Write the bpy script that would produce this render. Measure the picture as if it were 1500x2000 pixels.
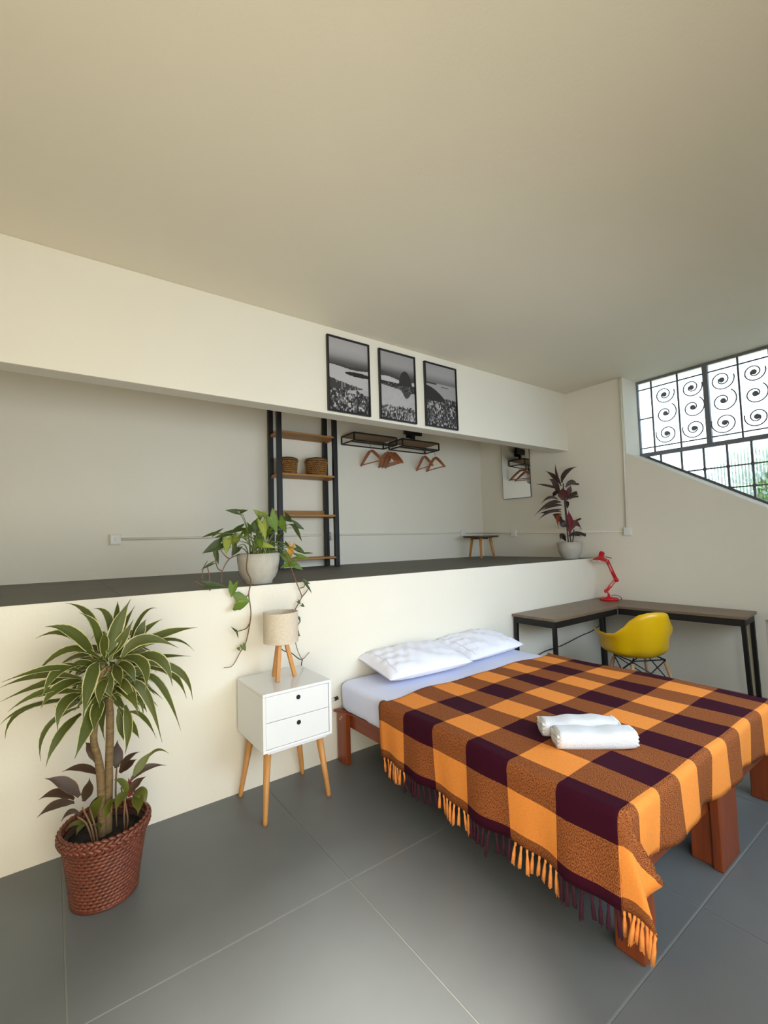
import bpy, bmesh, math, random
from mathutils import Vector, Matrix

for o in list(bpy.data.objects):
    bpy.data.objects.remove(o, do_unlink=True)
SC = bpy.context.scene
COL = SC.collection
R = math.radians
PI = math.pi


def srgb(r, g, b):
    def f(c):
        c /= 255.0
        return c / 12.92 if c <= 0.04045 else ((c + 0.055) / 1.055) ** 2.4
    return (f(r), f(g), f(b), 1.0)


# ------------------------------------------------------------------ camera
def camera_axes(yaw, pitch, roll):
    fw = Vector((math.sin(yaw) * math.cos(pitch), math.cos(yaw) * math.cos(pitch), math.sin(pitch)))
    rt = Vector((math.cos(yaw), -math.sin(yaw), 0))
    dn = fw.cross(rt)
    r2 = rt * math.cos(roll) + dn * math.sin(roll)
    d2 = -rt * math.sin(roll) + dn * math.cos(roll)
    return r2, d2, fw


FPX = 888.8
r_, d_, f_ = camera_axes(0.632606, 0.058947, 0.029959)
cam = bpy.data.cameras.new('camera')
cam.sensor_fit = 'HORIZONTAL'
cam.sensor_width = 36.0
cam.lens = 36.0 * FPX / 1500.0
cam.clip_start = 0.05
cam_o = bpy.data.objects.new('camera', cam)
COL.objects.link(cam_o)
u_, b_ = -d_, -f_
cam_o.matrix_world = Matrix(((r_.x, u_.x, b_.x, 0), (r_.y, u_.y, b_.y, 0), (r_.z, u_.z, b_.z, 1.484), (0, 0, 0, 1)))
SC.camera = cam_o

# ------------------------------------------------------------------ world, daylight, exposure
SC.view_settings.view_transform = 'Standard'
SC.view_settings.look = 'None'
SC.view_settings.gamma = 1.0
SC.view_settings.use_curve_mapping = False
SC.view_settings.exposure = 0.33
w = bpy.data.worlds.new('sky')
SC.world = w
w.use_nodes = True
bgn = w.node_tree.nodes['Background']
bgn.inputs['Color'].default_value = (0.72, 0.88, 1.0, 1)
bgn.inputs['Strength'].default_value = 3.3


def area(name, loc, direction, sx, sy, power, color):
    l = bpy.data.lights.new(name, 'AREA')
    l.shape = 'RECTANGLE'
    l.size, l.size_y = sx, sy
    l.energy = power
    l.color = color
    o = bpy.data.objects.new(name, l)
    COL.objects.link(o)
    o.location = loc
    o.rotation_euler = Vector(direction).to_track_quat('-Z', 'Y').to_euler()
    return o


# added area lights standing in for daylight from behind the camera
a_ = area('daylight_patio_door', (-0.1, -0.56, 1.15), (0, 1, 0.22), 2.1, 2.2, 40, (1.0, 0.81, 0.50))
a_.data.spread = R(170)
a_ = area('added_cool_fill', (2.6, -0.52, 1.60), (0, 1, -0.30), 2.8, 1.3, 47, (0.69, 0.84, 1.0))  # cool fill added here; solid wall behind it, no window
a_.data.spread = R(118)
# hazy sun through the patio door, leaving a soft patch on the floor
sn = bpy.data.lights.new('hazy_sun', 'SUN')
sn.energy = 13.0
sn.angle = R(15)
sn.color = (1.0, 0.95, 0.85)
sn_o = bpy.data.objects.new('hazy_sun', sn)
COL.objects.link(sn_o)
sn_o.location = (-2, -6, 6)
sn_o.rotation_euler = Vector((0.15, 0.68, -0.73)).to_track_quat('-Z', 'Y').to_euler()


# ------------------------------------------------------------------ materials
def nodes_of(name):
    m = bpy.data.materials.new(name)
    m.use_nodes = True
    nt = m.node_tree
    return m, nt, nt.nodes['Principled BSDF']


def mat(name, col, rough=0.6, metal=0.0, var=0.06, scale=8.0, bump=0.0, bscale=None, stretch=None, spec=None, trans=None):
    m, nt, p = nodes_of(name)
    N, L = nt.nodes, nt.links
    c = srgb(*col) if max(col) > 1.0 else (*col, 1)
    p.inputs['Roughness'].default_value = rough
    p.inputs['Metallic'].default_value = metal
    if spec is not None:
        p.inputs['Specular IOR Level'].default_value = spec
    tc = N.new('ShaderNodeTexCoord')
    mp = N.new('ShaderNodeMapping')
    L.new(tc.outputs['Object'], mp.inputs['Vector'])
    if stretch:
        mp.inputs['Scale'].default_value = stretch
    nz = N.new('ShaderNodeTexNoise')
    nz.inputs['Scale'].default_value = scale
    nz.inputs['Detail'].default_value = 4
    L.new(mp.outputs['Vector'], nz.inputs['Vector'])
    rp = N.new('ShaderNodeValToRGB')
    rp.color_ramp.elements[0].position = 0.3
    rp.color_ramp.elements[1].position = 0.7
    rp.color_ramp.elements[0].color = tuple(max(0, v * (1 - var)) for v in c[:3]) + (1,)
    rp.color_ramp.elements[1].color = tuple(min(1, v * (1 + var)) for v in c[:3]) + (1,)
    L.new(nz.outputs['Fac'], rp.inputs['Fac'])
    L.new(rp.outputs['Color'], p.inputs['Base Color'])
    if bump:
        nb = N.new('ShaderNodeTexNoise')
        nb.inputs['Scale'].default_value = bscale or scale * 4
        nb.inputs['Detail'].default_value = 3
        L.new(mp.outputs['Vector'], nb.inputs['Vector'])
        bm = N.new('ShaderNodeBump')
        bm.inputs['Strength'].default_value = bump
        bm.inputs['Distance'].default_value = 0.01
        L.new(nb.outputs['Fac'], bm.inputs['Height'])
        L.new(bm.outputs['Normal'], p.inputs['Normal'])
    return m


def leaf_mat(name, mid, edge, thr, rough=0.55, vein=None):
    """colour by position across the leaf (uv.x from 0 to 1 over the width)"""
    m, nt, p = nodes_of(name)
    N, L = nt.nodes, nt.links
    uv = N.new('ShaderNodeUVMap')
    sp = N.new('ShaderNodeSeparateXYZ')
    L.new(uv.outputs['UV'], sp.inputs['Vector'])
    a = N.new('ShaderNodeMath'); a.operation = 'SUBTRACT'; a.inputs[1].default_value = 0.5
    L.new(sp.outputs['X'], a.inputs[0])
    b = N.new('ShaderNodeMath'); b.operation = 'ABSOLUTE'
    L.new(a.outputs[0], b.inputs[0])
    nz = N.new('ShaderNodeTexNoise'); nz.inputs['Scale'].default_value = 14
    tc = N.new('ShaderNodeTexCoord')
    L.new(tc.outputs['Object'], nz.inputs['Vector'])
    ad = N.new('ShaderNodeMath'); ad.operation = 'MULTIPLY_ADD'
    ad.inputs[1].default_value = 0.10
    L.new(nz.outputs['Fac'], ad.inputs[0]); L.new(b.outputs[0], ad.inputs[2])
    rp = N.new('ShaderNodeValToRGB')
    e = rp.color_ramp.elements
    e[0].position = 0.0; e[0].color = srgb(*(vein or mid))
    e[1].position = thr + 0.09; e[1].color = srgb(*edge)
    x = e.new(0.09); x.color = srgb(*mid)
    x = e.new(thr + 0.05); x.color = srgb(*mid)
    L.new(ad.outputs[0], rp.inputs['Fac'])
    n2 = N.new('ShaderNodeTexNoise'); n2.inputs['Scale'].default_value = 5
    L.new(tc.outputs['Object'], n2.inputs['Vector'])
    mx = N.new('ShaderNodeMix'); mx.data_type = 'RGBA'; mx.blend_type = 'MULTIPLY'
    mx.inputs[0].default_value = 0.5
    r2 = N.new('ShaderNodeValToRGB')
    r2.color_ramp.elements[0].position = .3; r2.color_ramp.elements[0].color = (.55, .55, .55, 1)
    r2.color_ramp.elements[1].position = .7
    L.new(n2.outputs['Fac'], r2.inputs['Fac'])
    L.new(rp.outputs['Color'], mx.inputs[6]); L.new(r2.outputs['Color'], mx.inputs[7])
    L.new(mx.outputs[2], p.inputs['Base Color'])
    p.inputs['Roughness'].default_value = rough
    return m


M = {}
M['wall'] = mat('white_wall_paint', (232, 226, 211), 0.75, var=0.015, scale=1.5, bump=0.12, bscale=60)
M['wall_tan'] = mat('tan_wall_paint', (226, 218, 198), 0.8, var=0.02, scale=1.5)
M['ceiling'] = mat('ceiling_paint', (224, 216, 196), 0.8, var=0.015, scale=1.2, bump=0.10, bscale=70)
M['floor'] = mat('grey_cement_slab', (104, 107, 108), 0.42, var=0.10, scale=1.6, bump=0.05, bscale=30)
M['grout'] = mat('pale_grout', (132, 132, 128), 0.8)
M['platform'] = mat('dark_cement', (106, 104, 96), 0.6, var=0.10, scale=2.0, bump=0.05, bscale=30)
M['black'] = mat('black_powder_coat', (12, 11, 12), 0.5, var=0.1)
M['frame_black'] = mat('black_painted_wood', (22, 18, 18), 0.4, var=0.1)
M['white_lacquer'] = mat('white_lacquer', (228, 229, 230), 0.12, var=0.01)
M['hole'] = mat('hole_shade_black', (12, 12, 12), 0.6)
M['oak'] = mat('honey_oak', (196, 138, 74), 0.45, var=0.14, scale=6, stretch=(6, 6, 0.6))
M['shelf_wood'] = mat('pine_shelf', (166, 118, 56), 0.55, var=0.16, scale=5, stretch=(0.7, 8, 8))
M['hanger_wood'] = mat('hanger_beech', (170, 104, 62), 0.4, var=0.12, scale=10)
M['rack_wood'] = mat('rack_plank_wood', (128, 98, 58), 0.6, var=0.2, scale=5, stretch=(0.6, 8, 8))
M['stool_top'] = mat('stool_dark_top', (84, 62, 48), 0.5, var=0.12, stretch=(1, 8, 1))
M['mahogany'] = mat('varnished_red_wood', (132, 62, 30), 0.32, var=0.22, scale=5, stretch=(7, 7, 0.7))
M['mahogany_rail'] = mat('varnished_red_wood_rail', (128, 56, 26), 0.32, var=0.18, scale=5, stretch=(7, 0.7, 7))
M['dowel'] = mat('pale_dowel_plug', (214, 170, 128), 0.5)
M['desk_top'] = mat('walnut_laminate', (120, 100, 80), 0.38, var=0.16, scale=4, stretch=(0.8, 9, 9))
M['desk_top_y'] = mat('walnut_laminate_side', (120, 100, 80), 0.38, var=0.16, scale=4, stretch=(9, 0.8, 9))
M['sheet'] = mat('white_cotton_sheet', (222, 226, 248), 0.85, var=0.015, scale=3, bump=0.25, bscale=9)
M['pillow'] = mat('white_cotton_pillow', (238, 239, 252), 0.85, var=0.01, scale=3, bump=0.35, bscale=14)
M['towel'] = mat('white_terry', (228, 229, 234), 0.95, var=0.01, scale=20, bump=0.5, bscale=220)
M['yellow'] = mat('yellow_plastic', (220, 174, 6), 0.34, var=0.02)
M['beech'] = mat('pale_beech_leg', (176, 140, 104), 0.5, var=0.12, scale=8, stretch=(6, 6, 0.6))
M['red'] = mat('red_enamel', (196, 12, 32), 0.25, var=0.03)
M['lamp_white'] = mat('lamp_inner_white', (235, 232, 228), 0.4)
M['linen'] = mat('linen_shade', (212, 198, 176), 0.9, var=0.10, scale=60, stretch=(1, 1, 4), bump=0.3, bscale=150)
M['cord_dark'] = mat('dark_cord', (40, 36, 34), 0.6)
M['conduit'] = mat('white_conduit', (228, 222, 208), 0.5, var=0.01)
M['soil'] = mat('dark_soil', (32, 25, 20), 0.95, var=0.5, scale=60, bump=1.0, bscale=90)
M['stone_pot'] = mat('grey_terrazzo_pot', (180, 175, 162), 0.8, var=0.07, scale=25, bump=0.15, bscale=60)
M['wicker'] = mat('red_brown_wicker', (106, 54, 37), 0.36, var=0.22, scale=20)
M['wicker_dark'] = mat('dark_wicker_core', (52, 24, 16), 0.7)
M['basket'] = mat('seagrass_basket', (150, 106, 52), 0.7, var=0.25, scale=30)
M['basket_dark'] = mat('seagrass_core', (84, 56, 26), 0.8)
M['trunk'] = mat('dracaena_bark', (114, 92, 58), 0.8, var=0.25, scale=20, stretch=(1, 1, 4), bump=0.5, bscale=40)
M['stem'] = mat('green_stem', (92, 108, 44), 0.6, var=0.2)
M['stem_brown'] = mat('brown_vine', (112, 84, 58), 0.7, var=0.2)
M['stem_red'] = mat('maroon_stem', (62, 30, 28), 0.6, var=0.2)
M['drac'] = leaf_mat('variegated_leaf', (76, 84, 24), (206, 200, 140), 0.405, vein=(100, 106, 40))
M['comp0'] = leaf_mat('bronze_leaf', (66, 46, 28), (86, 54, 34), 0.40)
M['comp1'] = leaf_mat('young_green_leaf', (88, 94, 24), (112, 114, 40), 0.42)
M['comp2'] = leaf_mat('reddish_leaf', (128, 50, 42), (104, 40, 36), 0.42)
M['cord0'] = leaf_mat('maroon_leaf', (50, 26, 22), (72, 34, 30), 0.42)
M['cord3'] = leaf_mat('wine_leaf', (88, 42, 36), (66, 32, 28), 0.42)
M['cord4'] = leaf_mat('rust_leaf', (140, 62, 36), (96, 46, 34), 0.42)
M['cord2'] = leaf_mat('crimson_leaf', (136, 36, 50), (104, 32, 42), 0.42)
M['syn0'] = leaf_mat('dark_arrow_leaf', (54, 70, 14), (66, 84, 22), 0.42, vein=(104, 122, 56))
M['syn1'] = leaf_mat('bright_arrow_leaf', (94, 122, 22), (78, 104, 18), 0.40, vein=(158, 174, 88))
M['syn2'] = leaf_mat('pale_arrow_leaf', (150, 160, 66), (98, 122, 30), 0.36, vein=(184, 188, 108))
M['syn3'] = leaf_mat('yellow_arrow_leaf', (226, 158, 22), (212, 140, 26), 0.42)
M['yard'] = mat('pale_concrete_yard', (178, 180, 180), 0.8, var=0.1, scale=2)
M['scroll_iron'] = mat('glare_paled_scroll_iron', (120, 120, 126), 0.5)  # iron lightened to carry the glare of the panes in its colour
M['garden'] = mat('garden_leaf', (66, 98, 36), 0.6, var=0.5, scale=3)
M['iron'] = mat('grey_iron', (92, 92, 96), 0.5, metal=0.3)  # grey raised to imitate window glare washing over the bars
M['window_frame'] = mat('grey_painted_frame', (116, 120, 130), 0.5)
M['metal'] = mat('steel_hook', (150, 145, 138), 0.3, metal=1.0)


def mirror_mat():
    m, nt, p = nodes_of('mirror_glass')
    p.inputs['Base Color'].default_value = (0.86, 0.87, 0.85, 1)
    p.inputs['Metallic'].default_value = 1.0
    p.inputs['Roughness'].default_value = 0.02
    return m


def pane_mat():
    m, nt, p = nodes_of('ribbed_glass')
    N, L = nt.nodes, nt.links
    tr = N.new('ShaderNodeBsdfTransparent')
    tr.inputs['Color'].default_value = (0.93, 0.96, 0.97, 1)
    rf = N.new('ShaderNodeBsdfGlass')
    rf.inputs['Roughness'].default_value = 0.05
    rf.inputs['Color'].default_value = (0.94, 0.97, 0.97, 1)
    mx = N.new('ShaderNodeMixShader')
    mx.inputs[0].default_value = 0.85
    L.new(tr.outputs[0], mx.inputs[1]); L.new(rf.outputs[0], mx.inputs[2])
    L.new(mx.outputs[0], N['Material Output'].inputs['Surface'])
    return m


def print_mat():
    m, nt, p = nodes_of('photo_print')
    a = nt.nodes.new('ShaderNodeAttribute')
    a.attribute_name = 'tone'
    nt.links.new(a.outputs['Color'], p.inputs['Base Color'])
    p.inputs['Roughness'].default_value = 0.5
    p.inputs['Specular IOR Level'].default_value = 0.08
    return m


def plaid_mat():
    m, nt, p = nodes_of('orange_burgundy_plaid')
    N, L = nt.nodes, nt.links
    uv = N.new('ShaderNodeUVMap')
    sp = N.new('ShaderNodeSeparateXYZ')
    L.new(uv.outputs['UV'], sp.inputs['Vector'])

    def mth(op, a, b=None):
        n = N.new('ShaderNodeMath'); n.operation = op
        for i, v in enumerate((a, b)):
            if v is None:
                continue
            if isinstance(v, (int, float)):
                n.inputs[i].default_value = v
            else:
                L.new(v, n.inputs[i])
        return n.outputs[0]
    # stripe flags: 1 = burgundy
    fu = mth('FLOORED_MODULO', mth('FLOOR', mth('DIVIDE', mth('ADD', sp.outputs['X'], 0.1205), 0.1655)), 2)
    fu = mth('SUBTRACT', 1.0, mth('SUBTRACT', fu, 0.0))
    fv = mth('FLOORED_MODULO', mth('FLOOR', mth('DIVIDE', sp.outputs['Y'], 0.232)), 2)
    # threads
    def thread(sx, sy):
        mp = N.new('ShaderNodeMapping')
        mp.inputs['Scale'].default_value = (sx, sy, 1)
        L.new(uv.outputs['UV'], mp.inputs['Vector'])
        nz = N.new('ShaderNodeTexNoise'); nz.inputs['Scale'].default_value = 1.0
        nz.inputs['Detail'].default_value = 2
        L.new(mp.outputs['Vector'], nz.inputs['Vector'])
        return nz.outputs['Fac']
    th = thread(170, 440)
    sel = mth('GREATER_THAN', th, 0.5)
    both = mth('MULTIPLY', fu, fv)
    none = mth('MULTIPLY', mth('SUBTRACT', 1, fu), mth('SUBTRACT', 1, fv))
    mixf = mth('SUBTRACT', mth('SUBTRACT', 1, both), none)
    # burgundy amount: 1 for both, 0 for none, thread speckle around a half for the mix
    soft = N.new('ShaderNodeMapRange')
    soft.inputs[1].default_value = 0.36; soft.inputs[2].default_value = 0.64
    soft.inputs[3].default_value = 0.46; soft.inputs[4].default_value = 0.98
    L.new(th, soft.inputs[0])
    amt = mth('ADD', both, mth('MULTIPLY', mixf, soft.outputs[0]))
    mx = N.new('ShaderNodeMix'); mx.data_type = 'RGBA'
    L.new(amt, mx.inputs[0])
    mx.inputs[6].default_value = srgb(246, 152, 70)
    mx.inputs[7].default_value = srgb(58, 8, 30)
    v = N.new('ShaderNodeMix'); v.data_type = 'RGBA'; v.blend_type = 'MULTIPLY'
    v.inputs[0].default_value = 0.35
    L.new(mx.outputs[2], v.inputs[6])
    rr = N.new('ShaderNodeValToRGB')
    rr.color_ramp.elements[0].position = .3; rr.color_ramp.elements[0].color = (.6, .6, .6, 1)
    rr.color_ramp.elements[1].position = .7
    L.new(thread(260, 60), rr.inputs['Fac'])
    L.new(rr.outputs['Color'], v.inputs[7])
    L.new(v.outputs[2], p.inputs['Base Color'])
    p.inputs['Roughness'].default_value = 0.9
    p.inputs['Specular IOR Level'].default_value = 0.15
    bp = N.new('ShaderNodeBump'); bp.inputs['Strength'].default_value = 0.3; bp.inputs['Distance'].default_value = 0.003
    L.new(th, bp.inputs['Height']); L.new(bp.outputs['Normal'], p.inputs['Normal'])
    return m


M['mirror'] = mirror_mat()
M['pane'] = pane_mat()
M['print'] = print_mat()
M['plaid'] = plaid_mat()
M['tassel_orange'] = mat('orange_wool', (246, 152, 74), 0.9, var=0.12, scale=60)
M['tassel_burgundy'] = mat('burgundy_wool', (60, 10, 34), 0.9, var=0.2, scale=60)


# ------------------------------------------------------------------ mesh helpers
class MB:
    def __init__(self):
        self.v, self.f, self.uv = [], [], []

    def add(self, vs, fs, uvs=None):
        n = len(self.v)
        self.v += [Vector(p) for p in vs]
        self.f += [tuple(i + n for i in f) for f in fs]
        self.uv += list(uvs) if uvs else [(0.5, 0.5)] * len(vs)
        return self

    def box(self, x0, x1, y0, y1, z0, z1, bev=0.0):
        if bev <= 0:
            vs = [(x, y, z) for z in (z0, z1) for y in (y0, y1) for x in (x0, x1)]
            return self.add(vs, [(0, 2, 3, 1), (4, 5, 7, 6), (0, 1, 5, 4), (2, 6, 7, 3), (0, 4, 6, 2), (1, 3, 7, 5)])
        bm = bmesh.new()
        bmesh.ops.create_cube(bm, size=1)
        for q in bm.verts:
            q.co = Vector(((x0 + x1) / 2 + q.co.x * (x1 - x0), (y0 + y1) / 2 + q.co.y * (y1 - y0), (z0 + z1) / 2 + q.co.z * (z1 - z0)))
        bmesh.ops.bevel(bm, geom=list(bm.edges), offset=bev, segments=2, affect='EDGES', profile=0.5)
        bm.verts.index_update()
        self.add([q.co.copy() for q in bm.verts], [[q.index for q in f.verts] for f in bm.faces])
        bm.free()
        return self

    def prism(self, poly, axis, a0, a1):
        """extrude a 2D polygon along an axis; poly in the two other axes in order"""
        def P(p, a):
            return {'x': (a, p[0], p[1]), 'y': (p[0], a, p[1]), 'z': (p[0], p[1], a)}[axis]
        n = len(poly)
        vs = [P(p, a0) for p in poly] + [P(p, a1) for p in poly]
        fs = [tuple(range(n))[::-1], tuple(range(n, 2 * n))]
        for i in range(n):
            j = (i + 1) % n
            fs.append((i, j, j + n, i + n))
        return self.add(vs, fs)

    def tube(self, pts, rad, seg=8, cap=True, smooth=True):
        pts = [Vector(p) for p in pts]
        n = len(pts)
        rs = rad if isinstance(rad, (list, tuple)) else [rad] * n
        base = len(self.v)
        t0 = (pts[1] - pts[0]).normalized()
        ref = Vector((0, 0, 1)) if abs(t0.z) < 0.9 else Vector((1, 0, 0))
        nx = t0.cross(ref).normalized()
        vs = []
        for i, p in enumerate(pts):
            t = (pts[min(i + 1, n - 1)] - pts[max(i - 1, 0)])
            if t.length < 1e-9:
                t = t0
            t = t.normalized()
            nx = (nx - t * nx.dot(t))
            nx = nx.normalized() if nx.length > 1e-6 else t.orthogonal().normalized()
            ny = t.cross(nx)
            for k in range(seg):
                a = 2 * PI * k / seg
                vs.append(p + (nx * math.cos(a) + ny * math.sin(a)) * rs[i])
        fs = []
        for i in range(n - 1):
            for k in range(seg):
                k2 = (k + 1) % seg
                fs.append((i * seg + k, i * seg + k2, (i + 1) * seg + k2, (i + 1) * seg + k))
        if cap:
            fs.append(tuple(range(seg))[::-1])
            fs.append(tuple((n - 1) * seg + k for k in range(seg)))
        return self.add(vs, fs)

    def bar(self, p, q, wdt, hgt=None):
        """square bar from p to q"""
        hgt = hgt or wdt
        p, q = Vector(p), Vector(q)
        t = (q - p).normalized()
        ref = Vector((0, 0, 1)) if abs(t.z) < 0.9 else Vector((0, 1, 0))
        a = t.cross(ref).normalized() * wdt / 2
        b = t.cross(a).normalized() * hgt / 2
        vs = [e + s * a + r * b for e in (p, q) for s, r in ((-1, -1), (1, -1), (1, 1), (-1, 1))]
        return self.add(vs, [(3, 2, 1, 0), (4, 5, 6, 7), (0, 1, 5, 4), (1, 2, 6, 5), (2, 3, 7, 6), (3, 0, 4, 7)])

    def lathe(self, prof, seg=32, cx=0, cy=0, cap=True):
        n = len(prof)
        vs = [(cx + r * math.cos(2 * PI * k / seg), cy + r * math.sin(2 * PI * k / seg), z) for r, z in prof for k in range(seg)]
        fs = []
        for i in range(n - 1):
            for k in range(seg):
                k2 = (k + 1) % seg
                fs.append((i * seg + k, i * seg + k2, (i + 1) * seg + k2, (i + 1) * seg + k))
        if cap:
            fs.append(tuple(range(seg))[::-1])
            fs.append(tuple((n - 1) * seg + k for k in range(seg)))
        return self.add(vs, fs)

    def grid(self, nu, nv, fn, uvfn=None, closed_u=False):
        vs, uvs = [], []
        for j in range(nv):
            for i in range(nu):
                vs.append(fn(i, j))
                uvs.append(uvfn(i, j) if uvfn else (i / max(1, nu - 1), j / max(1, nv - 1)))
        fs = []
        for j in range(nv - 1):
            for i in range(nu if closed_u else nu - 1):
                i2 = (i + 1) % nu
                fs.append((j * nu + i, j * nu + i2, (j + 1) * nu + i2, (j + 1) * nu + i))
        return self.add(vs, fs, uvs)

    def ell(self, c, rx, ry, rz, mtx=None, seg=8, rings=5):
        c = Vector(c)
        vs = []
        for j in range(rings):
            ph = -PI / 2 + PI * (j + 0.5) / rings
            for k in range(seg):
                a = 2 * PI * k / seg
                q = Vector((rx * math.cos(ph) * math.cos(a), ry * math.cos(ph) * math.sin(a), rz * math.sin(ph)))
                vs.append(c + (mtx @ q if mtx else q))
        fs = []
        for j in range(rings - 1):
            for k in range(seg):
                k2 = (k + 1) % seg
                fs.append((j * seg + k, j * seg + k2, (j + 1) * seg + k2, (j + 1) * seg + k))
        fs.append(tuple(range(seg))[::-1])
        fs.append(tuple((rings - 1) * seg + k for k in range(seg)))
        return self.add(vs, fs)

    def shift(self, d):
        d = Vector(d)
        self.v = [p + d for p in self.v]
        return self

    def mesh(self, name, m, smooth=False):
        me = bpy.data.meshes.new(name)
        me.from_pydata([tuple(p) for p in self.v], [], self.f)
        lay = me.uv_layers.new(name='UVMap')
        li = [0] * len(me.loops)
        me.loops.foreach_get('vertex_index', li)
        flat = []
        for i in li:
            flat += self.uv[i]
        lay.data.foreach_set('uv', flat)
        if m:
            me.materials.append(M[m] if isinstance(m, str) else m)
        if smooth:
            me.polygons.foreach_set('use_smooth', [True] * len(me.polygons))
        me.update()
        return me

    def obj(self, name, m, parent=None, smooth=False, loc=None, world=False):
        """link as one object; world=True: the vertices are world coordinates and are moved into the parent's frame"""
        if world and parent is not None:
            self.shift(-abs_loc(parent))
        o = bpy.data.objects.new(name, self.mesh(name, m, smooth))
        COL.objects.link(o)
        if parent is not None:
            o.parent = parent
        if loc is not None:
            o.location = loc
        return o


def abs_loc(o):
    p = Vector((0, 0, 0))
    while o is not None:
        p = p + o.location
        o = o.parent
    return p


def tag(o, label, cat, group=None):
    o['label'] = label
    o['category'] = cat
    if group:
        o['group'] = group
    return o


def thing(name, label, cat, loc=(0, 0, 0), group=None, rz=0.0):
    o = bpy.data.objects.new(name, None)
    o.empty_display_size = 0.1
    COL.objects.link(o)
    o.location = loc
    o.rotation_euler = (0, 0, rz)
    return tag(o, label, cat, group)


def struct(o, label=None):
    o['kind'] = 'structure'
    if label:
        o['label'] = label
    return o


def struct_root(name, loc=(0, 0, 0)):
    o = bpy.data.objects.new(name, None)
    COL.objects.link(o)
    o.location = loc
    return struct(o)


def smoothstep(a, b, x):
    t = max(0.0, min(1.0, (x - a) / (b - a)))
    return t * t * (3 - 2 * t)


def bez(a, m, c, n):
    a, m, c = Vector(a), Vector(m), Vector(c)
    k = 2 * m - (a + c) / 2
    return [(a * (1 - t) ** 2 + 2 * k * t * (1 - t) + c * t * t) for t in [i / (n - 1) for i in range(n)]]


def spline(pts, n):
    """smooth polyline through the points (Catmull-Rom)"""
    P = [Vector(p) for p in pts]
    P = [P[0] * 2 - P[1]] + P + [P[-1] * 2 - P[-2]]
    out = []
    for i in range(1, len(P) - 2):
        for k in range(n):
            t = k / n
            a, b, c, d = P[i - 1], P[i], P[i + 1], P[i + 2]
            out.append(0.5 * ((2 * b) + (c - a) * t + (2 * a - 5 * b + 4 * c - d) * t * t + (-a + 3 * b - 3 * c + d) * t ** 3))
    out.append(P[-2])
    return out


# ------------------------------------------------------------------ dimensions of the room (metres)
YW = 2.798      # face of the low wall under the platform
YB = 3.075      # face of the beam above
YN = 4.48       # back wall of the platform niche
XR = 5.05       # window wall
XW = 5.37       # plane of the window
ZC = 3.18       # ceiling
ZB = 2.478      # underside of the beam
XL, YK = -1.35, -0.6


def zp(x):
    return 1.2205 - 0.0052 * x

# ------------------------------------------------------------------ the setting
# floor: a grout bed with cement slabs proud of it
fl = struct(MB().box(XL, XW + 0.05, YK, YW + 0.1, -0.12, -0.003).obj('floor', 'grout'))
JX = [0.058 + 1.0125 * k for k in range(-1, 6)]
JY = [1.797 - 0.989 * k for k in range(0, 4)]
xs = [XL] + JX + [XW + 0.05]
ys = [YK] + sorted(JY) + [YW + 0.06]
xs = sorted(x for x in xs if XL <= x <= XW + 0.05)
ys = sorted(y for y in ys if YK <= y <= YW + 0.06)
for i in range(len(xs) - 1):
    for j in range(len(ys) - 1):
        if xs[i + 1] - xs[i] < 0.05 or ys[j + 1] - ys[j] < 0.05:
            continue
        g = 0.0028
        MB().box(xs[i] + g, xs[i + 1] - g, ys[j] + g, ys[j + 1] - g, -0.02, 0.0, bev=0.002).obj('floor_slab', 'floor', fl)

# ceiling (covers the niche too)
struct(MB().box(XL - 0.1, XW + 0.3, YK - 0.1, YN + 0.1, ZC, ZC + 0.12).obj('ceiling', 'ceiling'))
# beam wall above the platform opening
struct(MB().box(XL, XR, YB, YB + 0.15, ZB, ZC, bev=0.004).obj('wall_beam', 'wall'))
# low wall and platform (its floor falls a little towards the window wall)
mb = MB()
prof = [(XL, 0), (XR, 0), (XR, zp(XR) - 0.001), (XL, zp(XL) - 0.001)]
mb.prism(prof, 'y', YW, YW + 0.008)
mb.prism([(XL, 0), (XR, 0), (XR, 1.0), (XL, 1.0)], 'y', YW + 0.008, YW + 0.1)
struct(mb.obj('wall_parapet', 'wall'))
pf = struct_root('floor_platform')
px_ = [XL, 0.31, 1.30, 2.30, 3.30, 4.30, XR]
for a, b in zip(px_[:-1], px_[1:]):
    g = 0.0012
    for y0, y1 in ((YW + 0.008, 3.80), (3.80 + 2 * g, YN)):
        mb = MB()
        mb.prism([(a + g, zp(a) - 0.06), (b - g, zp(b) - 0.06), (b - g, zp(b)), (a + g, zp(a))], 'y', y0, y1)
        mb.obj('platform_slab', 'platform', pf)
struct(MB().prism([(XL, 0.9), (XR, 0.9), (XR, zp(XR) - 0.03), (XL, zp(XL) - 0.03)], 'y', YW + 0.1, YN).obj('floor_platform_core', 'platform'))
struct(MB().box(XL - 0.1, XW, YN, YN + 0.12, 0.0, ZC).obj('wall_niche', 'wall'))
struct(MB().box(XL - 0.12, XL, YK, YN, 0.0, ZC).obj('wall_left', 'wall_tan'))


# window wall: solid beyond the jamb, a slanting sill under the window, a recess at floor level
def sill(y):
    return 2.335 - 0.583 * (2.392 - y)


mb = MB()
mb.box(XR, XW, 2.395, YN, 0.0, ZC)
mb.prism([(2.395, 0.0), (2.395, sill(2.395)), (0.9, sill(0.9)), (-0.35, sill(0.9)), (-0.35, 0.68), (1.30, 0.68), (1.30, 0.0)][::-1], 'x', XR, XW)
mb.box(XR, XW, YK, -0.35, 0.0, ZC)
struct(mb.obj('wall_right', 'wall'))
struct(MB().box(XW, XW + 0.06, -0.5, 1.42, -0.02, 0.75).obj('wall_recess', 'wall'))
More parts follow.
